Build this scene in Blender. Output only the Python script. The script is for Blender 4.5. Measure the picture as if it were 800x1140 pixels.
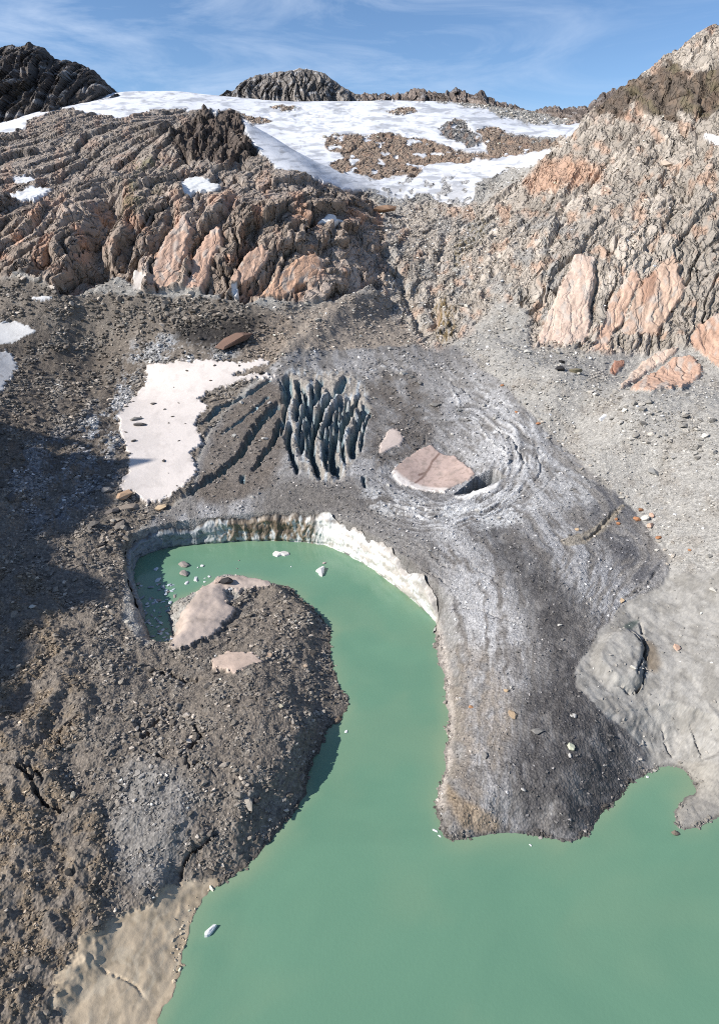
import bpy, bmesh, math, random
import numpy as np
for o in list(bpy.data.objects): bpy.data.objects.remove(o)
random.seed(7); RNG = np.random.default_rng(11)
F32 = np.float32
# ------------------------------------------------------------------ camera, sky, sun, exposure
SC = bpy.context.scene; COL = SC.collection
H = 120.0; PITCH = math.radians(26.0); FP = 679.0          # camera height, tilt, focal length in photo pixels
CP, SP = math.cos(PITCH), math.sin(PITCH)
cam = bpy.data.cameras.new('camera'); camo = bpy.data.objects.new('camera', cam); COL.objects.link(camo)
camo.location = (0, 0, H); camo.rotation_euler = (math.pi/2 - PITCH, 0, 0)
cam.sensor_fit = 'VERTICAL'; cam.angle_y = 2*math.atan(570/FP); cam.clip_start = 1; cam.clip_end = 20000
SC.camera = camo
EL, AZ = math.radians(35), math.radians(-106)               # sun: from the left, slightly on the camera's side
SUN = np.array([math.sin(AZ)*math.cos(EL), math.cos(AZ)*math.cos(EL), math.sin(EL)])
W = bpy.data.worlds.new('World'); SC.world = W; W.use_nodes = True
nt = W.node_tree; nt.nodes.clear()
def N(nt, typ, **kw):
    n = nt.nodes.new(typ)
    for k, v in kw.items():
        if k == 'ins':
            for kk, vv in v.items(): n.inputs[kk].default_value = vv
        else: setattr(n, k, v)
    return n
L = lambda nt, a, b: nt.links.new(a, b)
sky = N(nt, 'ShaderNodeTexSky', sky_type='NISHITA', sun_disc=False, sun_elevation=EL, sun_rotation=AZ, altitude=2400, air_density=1.0, dust_density=0.1, ozone_density=3.0)
bg = N(nt, 'ShaderNodeBackground', ins={'Strength': 0.085}); out = N(nt, 'ShaderNodeOutputWorld')
tc = N(nt, 'ShaderNodeTexCoord')                            # thin cirrus drawn out across the sky
mp = N(nt, 'ShaderNodeMapping'); mp.inputs['Rotation'].default_value = (0.0, math.radians(-24), 0); mp.inputs['Scale'].default_value = (2.2, 2.0, 11.0)
L(nt, tc.outputs['Generated'], mp.inputs['Vector'])
n1 = N(nt, 'ShaderNodeTexNoise', ins={'Scale': 1.5, 'Detail': 9, 'Roughness': 0.62, 'Distortion': 0.9})
mp2 = N(nt, 'ShaderNodeMapping'); mp2.inputs['Scale'].default_value = (1.4, 1.4, 3.2); mp2.inputs['Location'].default_value = (0.35, 0, 0.2)
L(nt, tc.outputs['Generated'], mp2.inputs['Vector'])
n2 = N(nt, 'ShaderNodeTexNoise', ins={'Scale': 1.6, 'Detail': 5, 'Roughness': 0.55})
L(nt, mp.outputs[0], n1.inputs['Vector']); L(nt, mp2.outputs[0], n2.inputs['Vector'])
r1 = N(nt, 'ShaderNodeMapRange', ins={1: 0.42, 2: 0.86, 3: 0, 4: 1}); r2 = N(nt, 'ShaderNodeMapRange', ins={1: 0.32, 2: 0.62, 3: 0.2, 4: 1})
L(nt, n1.outputs[0], r1.inputs[0]); L(nt, n2.outputs[0], r2.inputs[0])
mm = N(nt, 'ShaderNodeMath', operation='MULTIPLY'); L(nt, r1.outputs[0], mm.inputs[0]); L(nt, r2.outputs[0], mm.inputs[1])
hs = N(nt, 'ShaderNodeHueSaturation', ins={'Saturation': 1.06, 'Value': 1.22}); L(nt, sky.outputs[0], hs.inputs['Color'])
mx = N(nt, 'ShaderNodeMix', data_type='RGBA'); mk = N(nt, 'ShaderNodeMath', operation='MULTIPLY', ins={1: 0.85}); L(nt, mm.outputs[0], mk.inputs[0])
L(nt, mk.outputs[0], mx.inputs[0]); L(nt, hs.outputs[0], mx.inputs[6]); mx.inputs[7].default_value = (6.6, 7.6, 9.2, 1)
L(nt, mx.outputs[2], bg.inputs[0]); L(nt, bg.outputs[0], out.inputs[0])
sl = bpy.data.lights.new('sun', 'SUN'); slo = bpy.data.objects.new('sun', sl); COL.objects.link(slo)
sl.energy = 4.9; sl.angle = math.radians(0.53); sl.color = (1.0, 0.955, 0.89); slo.location = tuple(SUN*500)
from mathutils import Vector
slo.rotation_euler = Vector(SUN).to_track_quat('Z', 'Y').to_euler()
vs = SC.view_settings; vs.view_transform = 'Standard'; vs.look = 'None'; vs.exposure = 0.5; vs.gamma = 1.0; vs.use_curve_mapping = False
SC.cycles.use_denoising = False; SC.cycles.filter_width = 1.05
SC.cycles.max_bounces = 4; SC.cycles.diffuse_bounces = 2; SC.cycles.glossy_bounces = 2

# ------------------------------------------------------------------ numpy helpers
def lin(c):
    c = np.asarray(c, float)/255.0
    return np.where(c <= .04045, c/12.92, ((c+.055)/1.055)**2.4)
ALB = 0.80
def C(r, g, b, k=1.0): return np.array(lin((r, g, b))*ALB*k, F32)
def sst(a, b, x):
    t = np.clip((x-a)/(b-a), 0, 1); return t*t*(3-2*t)
def h2(ix, iy, seed):
    u4 = np.uint32
    n = ix.astype(u4)*u4(374761393) + iy.astype(u4)*u4(668265263) + u4((seed*1442695041) & 0xffffffff)
    n = (n ^ (n >> u4(13)))*u4(1274126177)
    n = (n ^ (n >> u4(16)))*u4(2246822519)
    return n ^ (n >> u4(15))
def hf(ix, iy, seed): return (h2(ix, iy, seed).astype(F32)/F32(4294967296.0))
_ang = np.linspace(0, 2*np.pi, 257)[:256]; GX = np.cos(_ang).astype(F32); GY = np.sin(_ang).astype(F32)
def perlin(x, y, seed=0):
    ix = np.floor(x); iy = np.floor(y); fx = (x-ix).astype(F32); fy = (y-iy).astype(F32)
    ix = ix.astype(np.int32); iy = iy.astype(np.int32)
    def g(a, b):
        k = (h2(ix+a, iy+b, seed) & np.uint32(255)).astype(np.intp)
        return GX[k]*(fx-a) + GY[k]*(fy-b)
    u = fx*fx*fx*(fx*(fx*6-15)+10); v = fy*fy*fy*(fy*(fy*6-15)+10)
    a = g(0, 0); a = a + (g(1, 0)-a)*u; b = g(0, 1); b = b + (g(1, 1)-b)*u
    return (a + (b-a)*v)*F32(1.5)
def fbm(x, y, octs=4, seed=0, gain=0.5, ridged=False):
    s = np.zeros(np.shape(x), F32); a = 1.0; f = 1.0
    for i in range(octs):
        p = perlin(x*f, y*f, seed+i*17)
        s += a*((1-2*np.abs(p)) if ridged else p); a *= gain; f *= 2.03
    return s
def voro(x, y, seed=0, jit=0.95):
    ix = np.floor(x).astype(np.int32); iy = np.floor(y).astype(np.int32)
    f1 = np.full(x.shape, 9.0, F32); f2 = np.full(x.shape, 9.0, F32)
    cid = np.zeros(x.shape, np.uint32); dx1 = np.zeros(x.shape, F32); dy1 = np.zeros(x.shape, F32)
    for a in (-1, 0, 1):
        for b in (-1, 0, 1):
            cx = ix+a; cy = iy+b
            h = h2(cx, cy, seed)
            px = cx.astype(F32) + F32(0.5) + F32(jit)*((h & np.uint32(0xffff)).astype(F32)/F32(65536)-F32(0.5)); py = cy.astype(F32) + F32(0.5) + F32(jit)*((h >> np.uint32(16)).astype(F32)/F32(65536)-F32(0.5))
            dx = (x-px).astype(F32); dy = (y-py).astype(F32); d = dx*dx+dy*dy
            m = d < f1
            f2 = np.where(m, f1, np.minimum(f2, d)); f1 = np.where(m, d, f1)
            cid = np.where(m, h, cid); dx1 = np.where(m, dx, dx1); dy1 = np.where(m, dy, dy1)
    return np.sqrt(f1), np.sqrt(f2), cid.astype(np.int64), dx1, dy1
def rnd(cid, k): return (((cid*(2654435761+k*40503*2) + k*97) >> 7) & 0xffff).astype(F32)/F32(65536)
def blocks(a, b, La, Lb, seed, amp, tilt=0.6, groove=0.22, gw=0.10):
    """fractured rock: each cell a facet with its own level and tilt, joints cut between"""
    f1, f2, cid, da, db = voro(a/La, b/Lb, seed)
    h = 0.4*(rnd(cid, 1)-0.5) + tilt*((rnd(cid, 2)-0.5)*da*1.6 + (0.15+1.5*rnd(cid, 3))*db)
    cr = 1-sst(0.0, gw, f2-f1)
    return amp*(h - groove*cr), cr, rnd(cid, 4)
def sd_poly(px, py, poly):
    P = np.asarray(poly, F32); Q = np.roll(P, -1, 0)
    d = np.full(px.shape, 1e12, F32); ins = np.zeros(px.shape, bool); near = np.zeros(px.shape, np.int32)
    for i in range(len(P)):
        ax, ay = P[i]; bx, by = Q[i]; ex, ey = bx-ax, by-ay
        wx = px-ax; wy = py-ay
        t = np.clip((wx*ex+wy*ey)/max(ex*ex+ey*ey, 1e-9), 0, 1)
        dd = (wx-t*ex)**2+(wy-t*ey)**2
        m = dd < d; near[m] = i; d = np.where(m, dd, d)
        c = ((ay > py) != (by > py))
        if abs(ey) > 1e-9: ins ^= c & (px < ex*(py-ay)/ey + ax)
    d = np.sqrt(d)
    return np.where(ins, -d, d), near
def sd_line(px, py, pts):
    d = np.full(px.shape, 1e12, F32); tt = np.zeros(px.shape, F32); sg = np.zeros(px.shape, F32); n = len(pts)-1
    for i in range(n):
        ax, ay = pts[i]; bx, by = pts[i+1]; ex, ey = bx-ax, by-ay
        wx = px-ax; wy = py-ay
        t = np.clip((wx*ex+wy*ey)/max(ex*ex+ey*ey, 1e-9), 0, 1)
        dd = (wx-t*ex)**2+(wy-t*ey)**2; m = dd < d
        d = np.where(m, dd, d); tt = np.where(m, (i+t)/n, tt); sg = np.where(m, ex*wy-ey*wx, sg)
    return np.sqrt(d), tt, np.sign(sg)
def smooth_poly(pts, n=4, closed=True):
    P = np.asarray(pts, float); out = []
    m = len(P); rng = range(m if closed else m-1)
    for i in rng:
        if closed: p0, p1, p2, p3 = P[i-1], P[i], P[(i+1) % m], P[(i+2) % m]
        else: p0, p1, p2, p3 = P[max(i-1, 0)], P[i], P[i+1], P[min(i+2, m-1)]
        for k in range(n):
            t = k/n
            out.append(0.5*((2*p1)+(-p0+p2)*t+(2*p0-5*p1+4*p2-p3)*t*t+(-p0+3*p1-3*p2+p3)*t**3))
    if not closed: out.append(P[-1])
    return np.array(out)
def ray(u, v):
    return np.array([u-400.0, FP*CP+(570.0-v)*SP, -FP*SP+(570.0-v)*CP])
def at_z(u, v, z): r = ray(u, v); return np.array([0, 0, H]) + r*((z-H)/r[2])
def at_y(u, v, y): r = ray(u, v); return np.array([0, 0, H]) + r*(y/r[1])
def project(x, y, z):
    d = y*CP-(z-H)*SP
    return 400+FP*x/d, 570-FP*(y*SP+(z-H)*CP)/d, d

# ------------------------------------------------------------------ lie of the land: control points
ZC = [(520,900,3),(600,900,5),(660,890,3),(700,835,4),(520,800,5),(600,800,9),(680,780,9),(510,720,6),(580,700,12),(660,680,14),
 (508,670,10),(560,640,15),(640,620,18),(720,620,18),(460,600,14.5),(520,590,17),(600,570,21),(410,572,15),(350,566,13.5),(300,562,13),(230,568,11.5),
 (180,582,10),(135,610,9),(760,700,14),(790,800,9),(750,815,6),(795,875,2.2),(735,838,2.4),(580,500,27),(545,440,34),(430,440,31),(495,520,22),(500,480,26),
 (450,400,41),(520,398,43),(380,390,42),(350,470,27),(260,500,20),(300,440,31),(330,525,19),(190,480,22),(200,420,33),(170,550,13),(80,450,28),(30,520,23),
 (60,600,13),(20,640,12.5),(95,650,11),(20,400,40),(100,380,45),(60,750,10.5),(120,750,10.5),(190,800,8.5),(300,800,9.5),(250,770,9),(330,720,5),(300,700,5.5),(20,850,10),
 (100,900,7),(190,880,9),(60,1000,5),(20,1100,3.6),(150,1000,3.0),(85,1060,3.2),(120,970,4.5),(110,1045,3.2),(150,1100,1.5),(100,1135,2),(275,900,6.5),(235,690,4.5),(290,665,3),(325,850,6.5),(372,780,1.6),(362,745,2),
 (128,660,9.5),(128,710,9),(175,745,7),(640,480,31),(720,520,31),(780,600,25),(620,420,46),(700,450,46),(780,480,43),(560,390,50),(205,960,5),(250,940,4),
 (-130,450,48),(-130,600,22),(-130,750,13),(-130,900,10),(-130,1050,8),(-130,1200,6),(60,1250,3),(930,560,40),(930,680,25),(930,800,14),(930,880,3),(330,380,46),(300,400,41)]
YC = [(600,385,392),(700,405,372),(790,390,368),(620,300,448),(700,300,428),(790,300,412),(640,230,548),(720,220,506),(790,200,480),(620,180,700),(700,150,630),(790,120,570),
 (690,106,710),(640,143,880),(750,84,640),(795,64,610),(930,300,400),(930,180,450),(930,66,520),
 (480,370,445),(430,330,505),(520,310,525),(480,270,610),(420,240,690),(560,250,630),(500,215,800),(430,207,820),(580,190,860),(400,190,920),(500,190,930),(600,165,1040),
 (450,160,1080),(520,132,1290),(600,142,1400),(380,150,1100),(350,140,1200),(300,112,1560),(450,114,1600),(200,103,1600),(120,104,1450),(60,122,1230),(20,142,1050),
 (20,312,432),(70,322,428),(130,312,440),(200,322,440),(290,333,440),(370,342,452),(60,250,490),(150,250,486),(250,250,492),(330,262,498),(390,272,530),(150,222,528),(250,222,535),(330,228,548),(60,225,540),(30,205,610),(100,190,660),
 (160,180,650),(250,195,610),(320,190,630),(390,222,660),(100,140,840),(180,140,780),(238,124,740),(60,160,770),(20,180,700),(285,160,1000),(310,170,960),(-130,300,430),(-130,200,620),(-130,165,1050),(930,150,500)]
WC = [(-900,1900,330),(-300,1900,370),(300,1900,380),(800,1900,330),(1100,1500,330),(620,1100,250),(800,900,240),(480,1000,190),(400,1250,250)]
pts = np.array([at_z(*c) for c in ZC]+[at_y(*c) for c in YC]+[np.array(c, float) for c in WC])
def pq(x, y): return x/(y+65.0)*2.2, np.log(y+65.0)*1.6
cp_, cq_ = pq(pts[:, 0], pts[:, 1]); n = len(pts)
def tps(r2): return 0.5*r2*np.log(r2+1e-9)
D2 = (cp_[:, None]-cp_[None])**2+(cq_[:, None]-cq_[None])**2
A = np.zeros((n+3, n+3)); A[:n, :n] = tps(D2)+np.eye(n)*2e-4
A[:n, n:] = np.stack([np.ones(n), cp_, cq_], 1); A[n:, :n] = A[:n, n:].T
# heights are interpolated relative to a scale that grows with distance
SCL = lambda y: (y+65.0)
wgt = np.linalg.solve(A, np.concatenate([pts[:, 2]/SCL(pts[:, 1]), np.zeros(3)]))
def base_height(x, y):
    p, q = pq(x, y); sh = x.shape; p = p.ravel().astype(F32); q = q.ravel().astype(F32); o = np.empty(p.size, F32)
    for i in range(0, p.size, 60000):
        a = p[i:i+60000, None]; b = q[i:i+60000, None]
        r2 = (a-cp_.astype(F32))**2+(b-cq_.astype(F32))**2
        o[i:i+60000] = (0.5*r2*np.log(r2+F32(1e-9)))@wgt[:n].astype(F32)+wgt[n]+wgt[n+1]*a[:, 0]+wgt[n+2]*b[:, 0]
    return o.reshape(sh)*SCL(y).astype(F32)

# ------------------------------------------------------------------ the terrain grid (cells grow with distance)
ys = [24.0]
while ys[-1] < 1950:
    y = ys[-1]; k = 1.25 if y < 900 else 1.7
    ys.append(y + k*(0.9*y+50)/610.0)
ys = np.array(ys); NR = len(ys); NC = 800
s = np.linspace(-1, 1, NC)
Yg = np.repeat(ys[:, None], NC, 1).astype(F32); Xg = ((0.9*ys+62)*0.71)[:, None]*s[None]
Xg = Xg.astype(F32)
zb_coarse = base_height(Xg[::4, ::4], Yg[::4, ::4])
def upsample(c, step, n, axis):
    idx = np.arange(n)/step; i0 = np.clip(np.floor(idx).astype(int), 0, c.shape[axis]-2); t = (idx-i0).astype(F32)
    g = lambda k: np.take(c, np.clip(i0+k, 0, c.shape[axis]-1), axis)
    t = t.reshape((-1, 1) if axis == 0 else (1, -1))
    p0, p1, p2, p3 = g(-1), g(0), g(1), g(2)
    return p1+0.5*t*(p2-p0+t*(2*p0-5*p1+4*p2-p3+t*(3*(p1-p2)+p3-p0)))
Z = upsample(upsample(zb_coarse, 4, NR, 0), 4, NC, 1).astype(F32)
# --- lake outline, traced on the water level, then in metres
LAKE = [((178,1140),.12),((192,1110),.12),((203,1080),.12),((205,1050),.12),((213,1025),.15),((226,1000),.25),((242,988),.5),((266,972),.7),((286,955),.7),((306,930),.8),((326,905),1.2),((338,885),1.6),((346,860),1.8),
 ((353,835),1.3),((363,815),.5),((374,805),.4),((388,790),.5),((386,780),.5),((374,757),.35),((369,735),.35),((368,700),.5),((355,685),.6),((336,668),.6),((323,656),.5),((305,649),.6),((264,643),.9),((241,647),.9),((225,656),.5),
 ((208,664),.5),((192,674),.6),((187,690),.7),((192,708),.9),((187,722),1.5),((174,721),3),((163,700),5),((155,680),7),((149,660),8),((146,640),8),((150,625),8),((165,615),8),((200,607),8),((235,604),7),((290,601),7),((350,604),7),
 ((380,614),7),((410,630),7),((440,652),5),((466,673),3.5),((486,693),2.6),((483,706),1.0),((491,740),.9),((497,790),.9),((495,840),.9),((490,870),.9),((487,905),.9),((497,932),1.2),((522,934),.6),((560,929),.5),((598,930),.5),((625,936),.6),((650,930),.6),((680,900),.6),
 ((700,876),.5),((714,866),.4),((730,855),.3),((750,853),.4),((765,862),.9),((772,880),1.0),((756,894),1.0),((752,914),1.0),((764,925),1.0),((785,918),.8),((800,908),.8),((930,880),.6),((1200,900),.5),((1400,1300),.5),((120,1400),.12)]
LW = np.array([at_z(p[0], p[1], 0)[:2] for p, _ in LAKE])
LWs = smooth_poly(LW, 3); LSL = np.repeat([q for _, q in LAKE], 3)
row_l = int(np.searchsorted(ys, 262))
xs_, ys_ = Xg[:row_l], Yg[:row_l]
wob = 0.35*perlin(xs_/1.3, ys_/1.3, 2)+0.5*perlin(xs_/3.1, ys_/3.1, 3)+0.9*perlin(xs_/8.3, ys_/8.3, 4)
dl, near = sd_poly(xs_+wob, ys_+wob[::, ::-1]*0.6, LWs)
dlake = np.full(Z.shape, 300.0, F32); dlake[:row_l] = dl
slope = np.full(Z.shape, 9.0, F32); slope[:row_l] = LSL[near]
def blur(a, k):
    for ax in (0, 1):
        c = np.cumsum(np.concatenate([np.repeat(np.take(a, [0], ax), k+1, ax), a, np.repeat(np.take(a, [-1], ax), k, ax)], ax), ax, dtype=np.float64)
        nn = a.shape[ax]
        a = ((np.take(c, np.arange(2*k+1, 2*k+1+nn), ax)-np.take(c, np.arange(0, nn), ax))/(2*k+1)).astype(F32)
    return a
slope[:row_l] = blur(slope[:row_l], 4)
Z = np.maximum(Z, 0.6)
cap = np.where(dlake > 0, dlake*slope+0.03*dlake**2+0.02, np.maximum(dlake*1.2, -4.0))
k = 0.8
Zs = np.where(dlake > 12, np.minimum(Z, cap), -k*np.log(np.exp(-np.clip(Z, -30, 60)/k)+np.exp(-np.clip(cap, -30, 60)/k)))
Z = np.where((dlake < 40) & (dlake > 0), Zs, np.where(dlake <= 0, cap, Z)).astype(F32)
Z = np.where((dlake > 0) & (dlake < 40), np.maximum(Z, 0.03+0*Z), Z)
# pixel coordinates of the smooth ground (used only to place traced outlines on it)
U, V, DP = project(Xg, Yg, Z); U = U.astype(F32); V = V.astype(F32); DP = DP.astype(F32)
PXM = DP/FP                                                  # metres per photo pixel at each point
wu = U+1.6*perlin(U/7, V/7, 21)+3.0*perlin(U/23, V/23, 22); wv = V+1.6*perlin(U/7, V/7, 23)+3.0*perlin(U/23, V/23, 24)
frn = 1.5*perlin(U/2.6, V/2.2, 25)+1.2*perlin(U/5, V/4, 26)
def msk(poly, feather=1.5, warp=1.0, ymin=0, ymax=9999, smooth=True, fray=0.0):
    """0..1 inside a traced outline"""
    P = smooth_poly(poly, 3) if smooth else np.asarray(poly, float)
    pad = feather*2+8
    m = (U > P[:, 0].min()-pad) & (U < P[:, 0].max()+pad) & (V > P[:, 1].min()-pad) & (V < P[:, 1].max()+pad) & (Yg > ymin) & (Yg < ymax)
    o = np.zeros(U.shape, F32)
    if m.any():
        d, _ = sd_poly(U[m]+(wu[m]-U[m])*warp, V[m]+(wv[m]-V[m])*warp, P); o[m] = 1-sst(-feather, feather, d+fray*frn[m])
    return o
def ln(pts, pad=30, warp=0.5, closed=False):
    P = smooth_poly(pts, 4, closed)
    if closed: P = np.concatenate([P, P[:1]])
    m = (U > P[:, 0].min()-pad) & (U < P[:, 0].max()+pad) & (V > P[:, 1].min()-pad) & (V < P[:, 1].max()+pad)
    d = np.full(U.shape, 999.0, F32); t = np.zeros(U.shape, F32); sg = np.ones(U.shape, F32)
    if m.any(): d[m], t[m], sg[m] = sd_line(U[m]+(wu[m]-U[m])*warp, V[m]+(wv[m]-V[m])*warp, P)
    return d, t, sg
def taper(t, a=0.15, b=0.2): return sst(0, a, t)*(1-sst(1-b, 1, t))

# ------------------------------------------------------------------ what lies where
m_rockL = msk([(-200,345),(-200,100),(0,128),(60,118),(130,120),(240,112),(285,155),(312,186),(402,212),(428,250),(432,292),(420,322),(345,336),(290,332),(272,336),(205,322),(160,326),(130,306),(78,328),(30,304),(0,308)], 3)
m_rockM = msk([(425,240),(470,225),(560,235),(600,300),(560,330),(520,372),(478,388),(440,350),(400,330),(400,280)], 6)
m_rockR = msk([(520,250),(575,200),(612,168),(640,120),(700,80),(760,40),(860,-60),(1000,-60),(1000,420),(800,392),(770,388),(725,392),(690,396),(655,392),(640,386),(596,386),(588,350),(560,330),(540,300)], 4)
m_top = msk([(300,190),(420,150),(500,150),(620,150),(612,172),(560,190),(520,235),(430,230),(390,212)], 3)
snow_main = msk([(-200,172),(-200,130),(0,118),(20,116),(60,108),(100,99),(130,96),(250,100),(262,104),(330,110),(380,108),(410,112),(470,112),(520,118),(560,131),(600,139),(650,138),(640,150),(612,152),(585,150),(560,146),(535,143),(545,152),
  (575,160),(610,167),(600,180),(562,190),(532,204),(518,230),(498,228),(472,214),(446,224),(425,216),(398,214),(345,196),(310,186),(282,160),(272,140),(262,122),(236,122),(190,121),(140,129),(92,125),(70,119),(52,126),(28,137),(8,146)], 1.0, 1.1, ymin=560, fray=.8)
isl = [[(266,127),(280,130),(302,134),(292,139),(276,137)],[(428,124),(446,120),(470,123),(452,128)],[(300,120),(318,117),(330,121),(314,124)],[(368,152),(420,149),(470,153),(500,164),(548,170),(565,175),(520,180),(475,184),(468,192),(440,199),(404,197),(366,184),(384,173),(361,165)],
       [(486,146),(495,137),(506,133),(520,141),(536,161),(520,163),(500,156)], [(530,141),(562,146),(622,160),(612,167),(562,174),(540,166)]]
m_isl = np.maximum.reduce([msk(p, 1.0, 1.2, ymin=700) for p in isl])
rb = perlin(U/16, V/7, 61)+0.5*perlin(U/6, V/3, 62)
m_isl = np.clip(m_isl-sst(0.42, 0.6, rb)*0.9, 0, 1)
snow_main = snow_main*(1-m_isl)
low = sst(186, 205, V)*sst(0.15, 0.35, perlin(U/14, V/10, 65)+0.5*perlin(U/5, V/5, 66)+0.25*sst(200, 228, V))*(U > 400)
snow_main = np.clip(snow_main-low*0.8, 0, 1)
GL_R = [(520,398),(560,430),(600,470),(650,520),(700,565),(742,620),(735,650),(700,668),(655,720),(640,760),(690,810),(724,858),(690,960),(490,960),(470,700),(470,660)]
GL = [(300,410),(350,395),(400,388),(450,385),(500,383)]+GL_R+[(400,640),(330,620),(230,610),(165,612),(150,600),(170,582),(215,545),(225,500),(250,460),(290,425)]
m_gl = msk(GL, 2.0)
m_bed = msk([(742,622),(770,640),(930,640),(930,960),(740,960),(720,862),(690,812),(640,762),(655,720),(700,670),(735,650)], 4)
m_mor = msk([(-200,330),(0,308),(80,328),(160,328),(270,338),(300,345),(330,372),(300,410),(250,455),(222,500),(212,545),(168,582),(145,605),(160,720),(400,620),(420,980),(200,1010),(170,1200),(-200,1300)], 3)
m_silt = msk([(238,980),(244,1010),(230,1200),(50,1200),(70,1140),(64,1112),(84,1062),(116,1036),(150,1016),(176,1000),(195,983)], 4, 2.6, fray=1.5)

# snow patches: outline, tint, thickness and the label of each
PATCH = [
 ('snow_patch',[(167,407),(215,403),(262,404),(302,406),(270,414),(262,420),(311,417),(275,426),(240,435),(221,446),(233,456),(216,467),(223,495),(212,506),(218,525),(190,555),(165,562),(150,552),(135,545),(146,515),(135,486),(137,455),(160,432)],(236,226,218),1.2,'large white snow patch left of the crevasses, strewn with a few stones'),
 ('snow_patch',[(-60,352),(0,359),(20,361),(39,368),(16,380),(0,386),(-60,395)],(250,247,242),.8,'white snow patch on the dark scree at the left edge, above the grubby one'),
 ('snow_patch',[(-60,398),(0,392),(14,397),(20,410),(8,428),(0,437),(-60,440)],(226,224,222),.5,'grubby snow patch at the left edge, just below the clean white one'),
 ('snow_patch',[(148,305),(156,302),(164,309),(159,319),(148,323)],(232,222,212),.7,'small cream snow patch at the foot of the left cliff'),
 ('snow_patch',[(205,200),(222,199),(244,205),(236,212),(222,213),(206,218)],(250,250,248),.9,'white snow patch on top of the left cliff'),
 ('snow_patch',[(-40,226),(0,221),(30,212),(58,209),(46,218),(20,225),(0,227),(-40,232)],(248,248,248),.9,'long thin snow patch in the hollow at the far left'),
 ('snow_patch',[(13,200),(28,198),(41,204),(30,207)],(245,245,245),.6,'tiny snow patch just above the long thin one at the far left'),
 ('snow_patch',[(354,249),(366,239),(380,247)],(248,246,242),.6,'small wedge of snow in a notch of the left cliff near its right end'),
 ('snow_patch',[(436,521),(450,507),(465,495),(480,489),(489,496),(507,497),(521,510),(529,521),(521,527),(508,532),(496,543),(474,540),(444,534)],(206,182,170),.8,'pinkish cracked snow block in the ring of the collapsed glacier'),
 ('snow_patch',[(422,503),(426,487),(434,477),(444,480),(449,488),(436,497)],(224,206,194),.7,'small pinkish snow patch left above the cracked snow block'),
 ('snow_patch',[(238,651),(265,645),(298,650),(296,656),(270,661),(250,662),(256,675),(262,680),(250,697),(230,714),(203,727),(190,722),(195,700),(210,676),(222,659)],(208,190,176),.8,'pinkish beige snow bank on the headland beside the inlet'),
 ('snow_patch',[(237,736),(248,729),(275,729),(291,737),(280,742),(262,748),(240,744)],(222,198,180),.5,'beige snow patch among the rubble of the headland'),
 ('snow_patch',[(38,329),(50,328),(55,332),(42,333)],(240,238,236),.4,'tiny snow strip on dark scree under the left cliff'),
 ('snow_patch',[(782,152),(790,150),(830,158),(830,168),(800,164)],(246,244,242),.8,'snow patch at the right edge below the dark outcrop'),
 ('snow_patch',[(506,549),(518,545),(540,541),(556,538),(548,546),(524,551)],(236,234,230),.5,'white ice ledge along the lower lip of the dark glacier hole'),
 ('snow_patch',[(258,320),(266,317),(265,330),(260,334)],(240,238,236),.4,'narrow snow strip at the foot of the pink slabs'),
]
SLABS = [
 ([(640,284),(661,288),(661,318),(658,345),(652,385),(640,386),(596,386),(606,358),(622,322)],(214,188,170),3.2,'tall pinkish rock slab, leftmost of the slabs above the right scree'),
 ([(715,315),(730,300),(752,296),(762,320),(748,350),(730,372),(700,376),(688,372),(700,345)],(204,174,152),2.6,'broad orange rock slab with a scooped brown hollow on the right slope'),
 ([(664,385),(672,350),(690,320),(705,300),(712,310),(700,338),(688,366),(672,392),(656,392)],(214,178,154),2.0,'narrow leaning rock slab between the two big slabs on the right'),
 ([(776,362),(800,350),(850,345),(850,420),(800,412),(786,398),(768,384)],(200,162,138),2.6,'brownish pink rock slab at the right edge above the scree'),
 ([(690,436),(700,420),(715,402),(735,392),(752,390),(745,402),(722,415),(705,428)],(216,190,170),2.4,'upper pale orange outcrop in the right scree'),
 ([(702,437),(722,420),(750,402),(770,396),(781,408),(780,424),(755,434),(725,437)],(206,168,144),2.6,'lower rounded orange outcrop in the right scree'),
 ([(678,414),(681,402),(692,403),(690,412),(684,418)],(180,130,106),1.5,'small rust red outcrop left of the orange outcrops'),
 ([(165,318),(172,290),(190,258),(206,240),(214,255),(206,285),(196,318),(182,322)],(206,172,150),2.2,'smooth pink slab at the lower left of the big left cliff'),
 ([(205,322),(212,290),(228,262),(244,250),(248,268),(236,296),(226,324)],(204,168,146),2.2,'smooth pink slab with dark joints in the middle of the left cliff'),
 ([(258,312),(270,288),(290,272),(300,285),(286,308),(272,318)],(200,166,144),2.2,'smooth tan slab near the foot of the left cliff'),
 ([(290,330),(305,308),(330,290),(350,280),(360,300),(340,318),(310,334)],(206,166,138),2.0,'orange tinged slab at the lower right of the left cliff'),
]
def crop_rock(ww): return np.nonzero(ww > 0.02)
dZ = np.zeros_like(Z); dN = np.zeros_like(Z)               # dN: relief square to the slope (rock faces)
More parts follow.
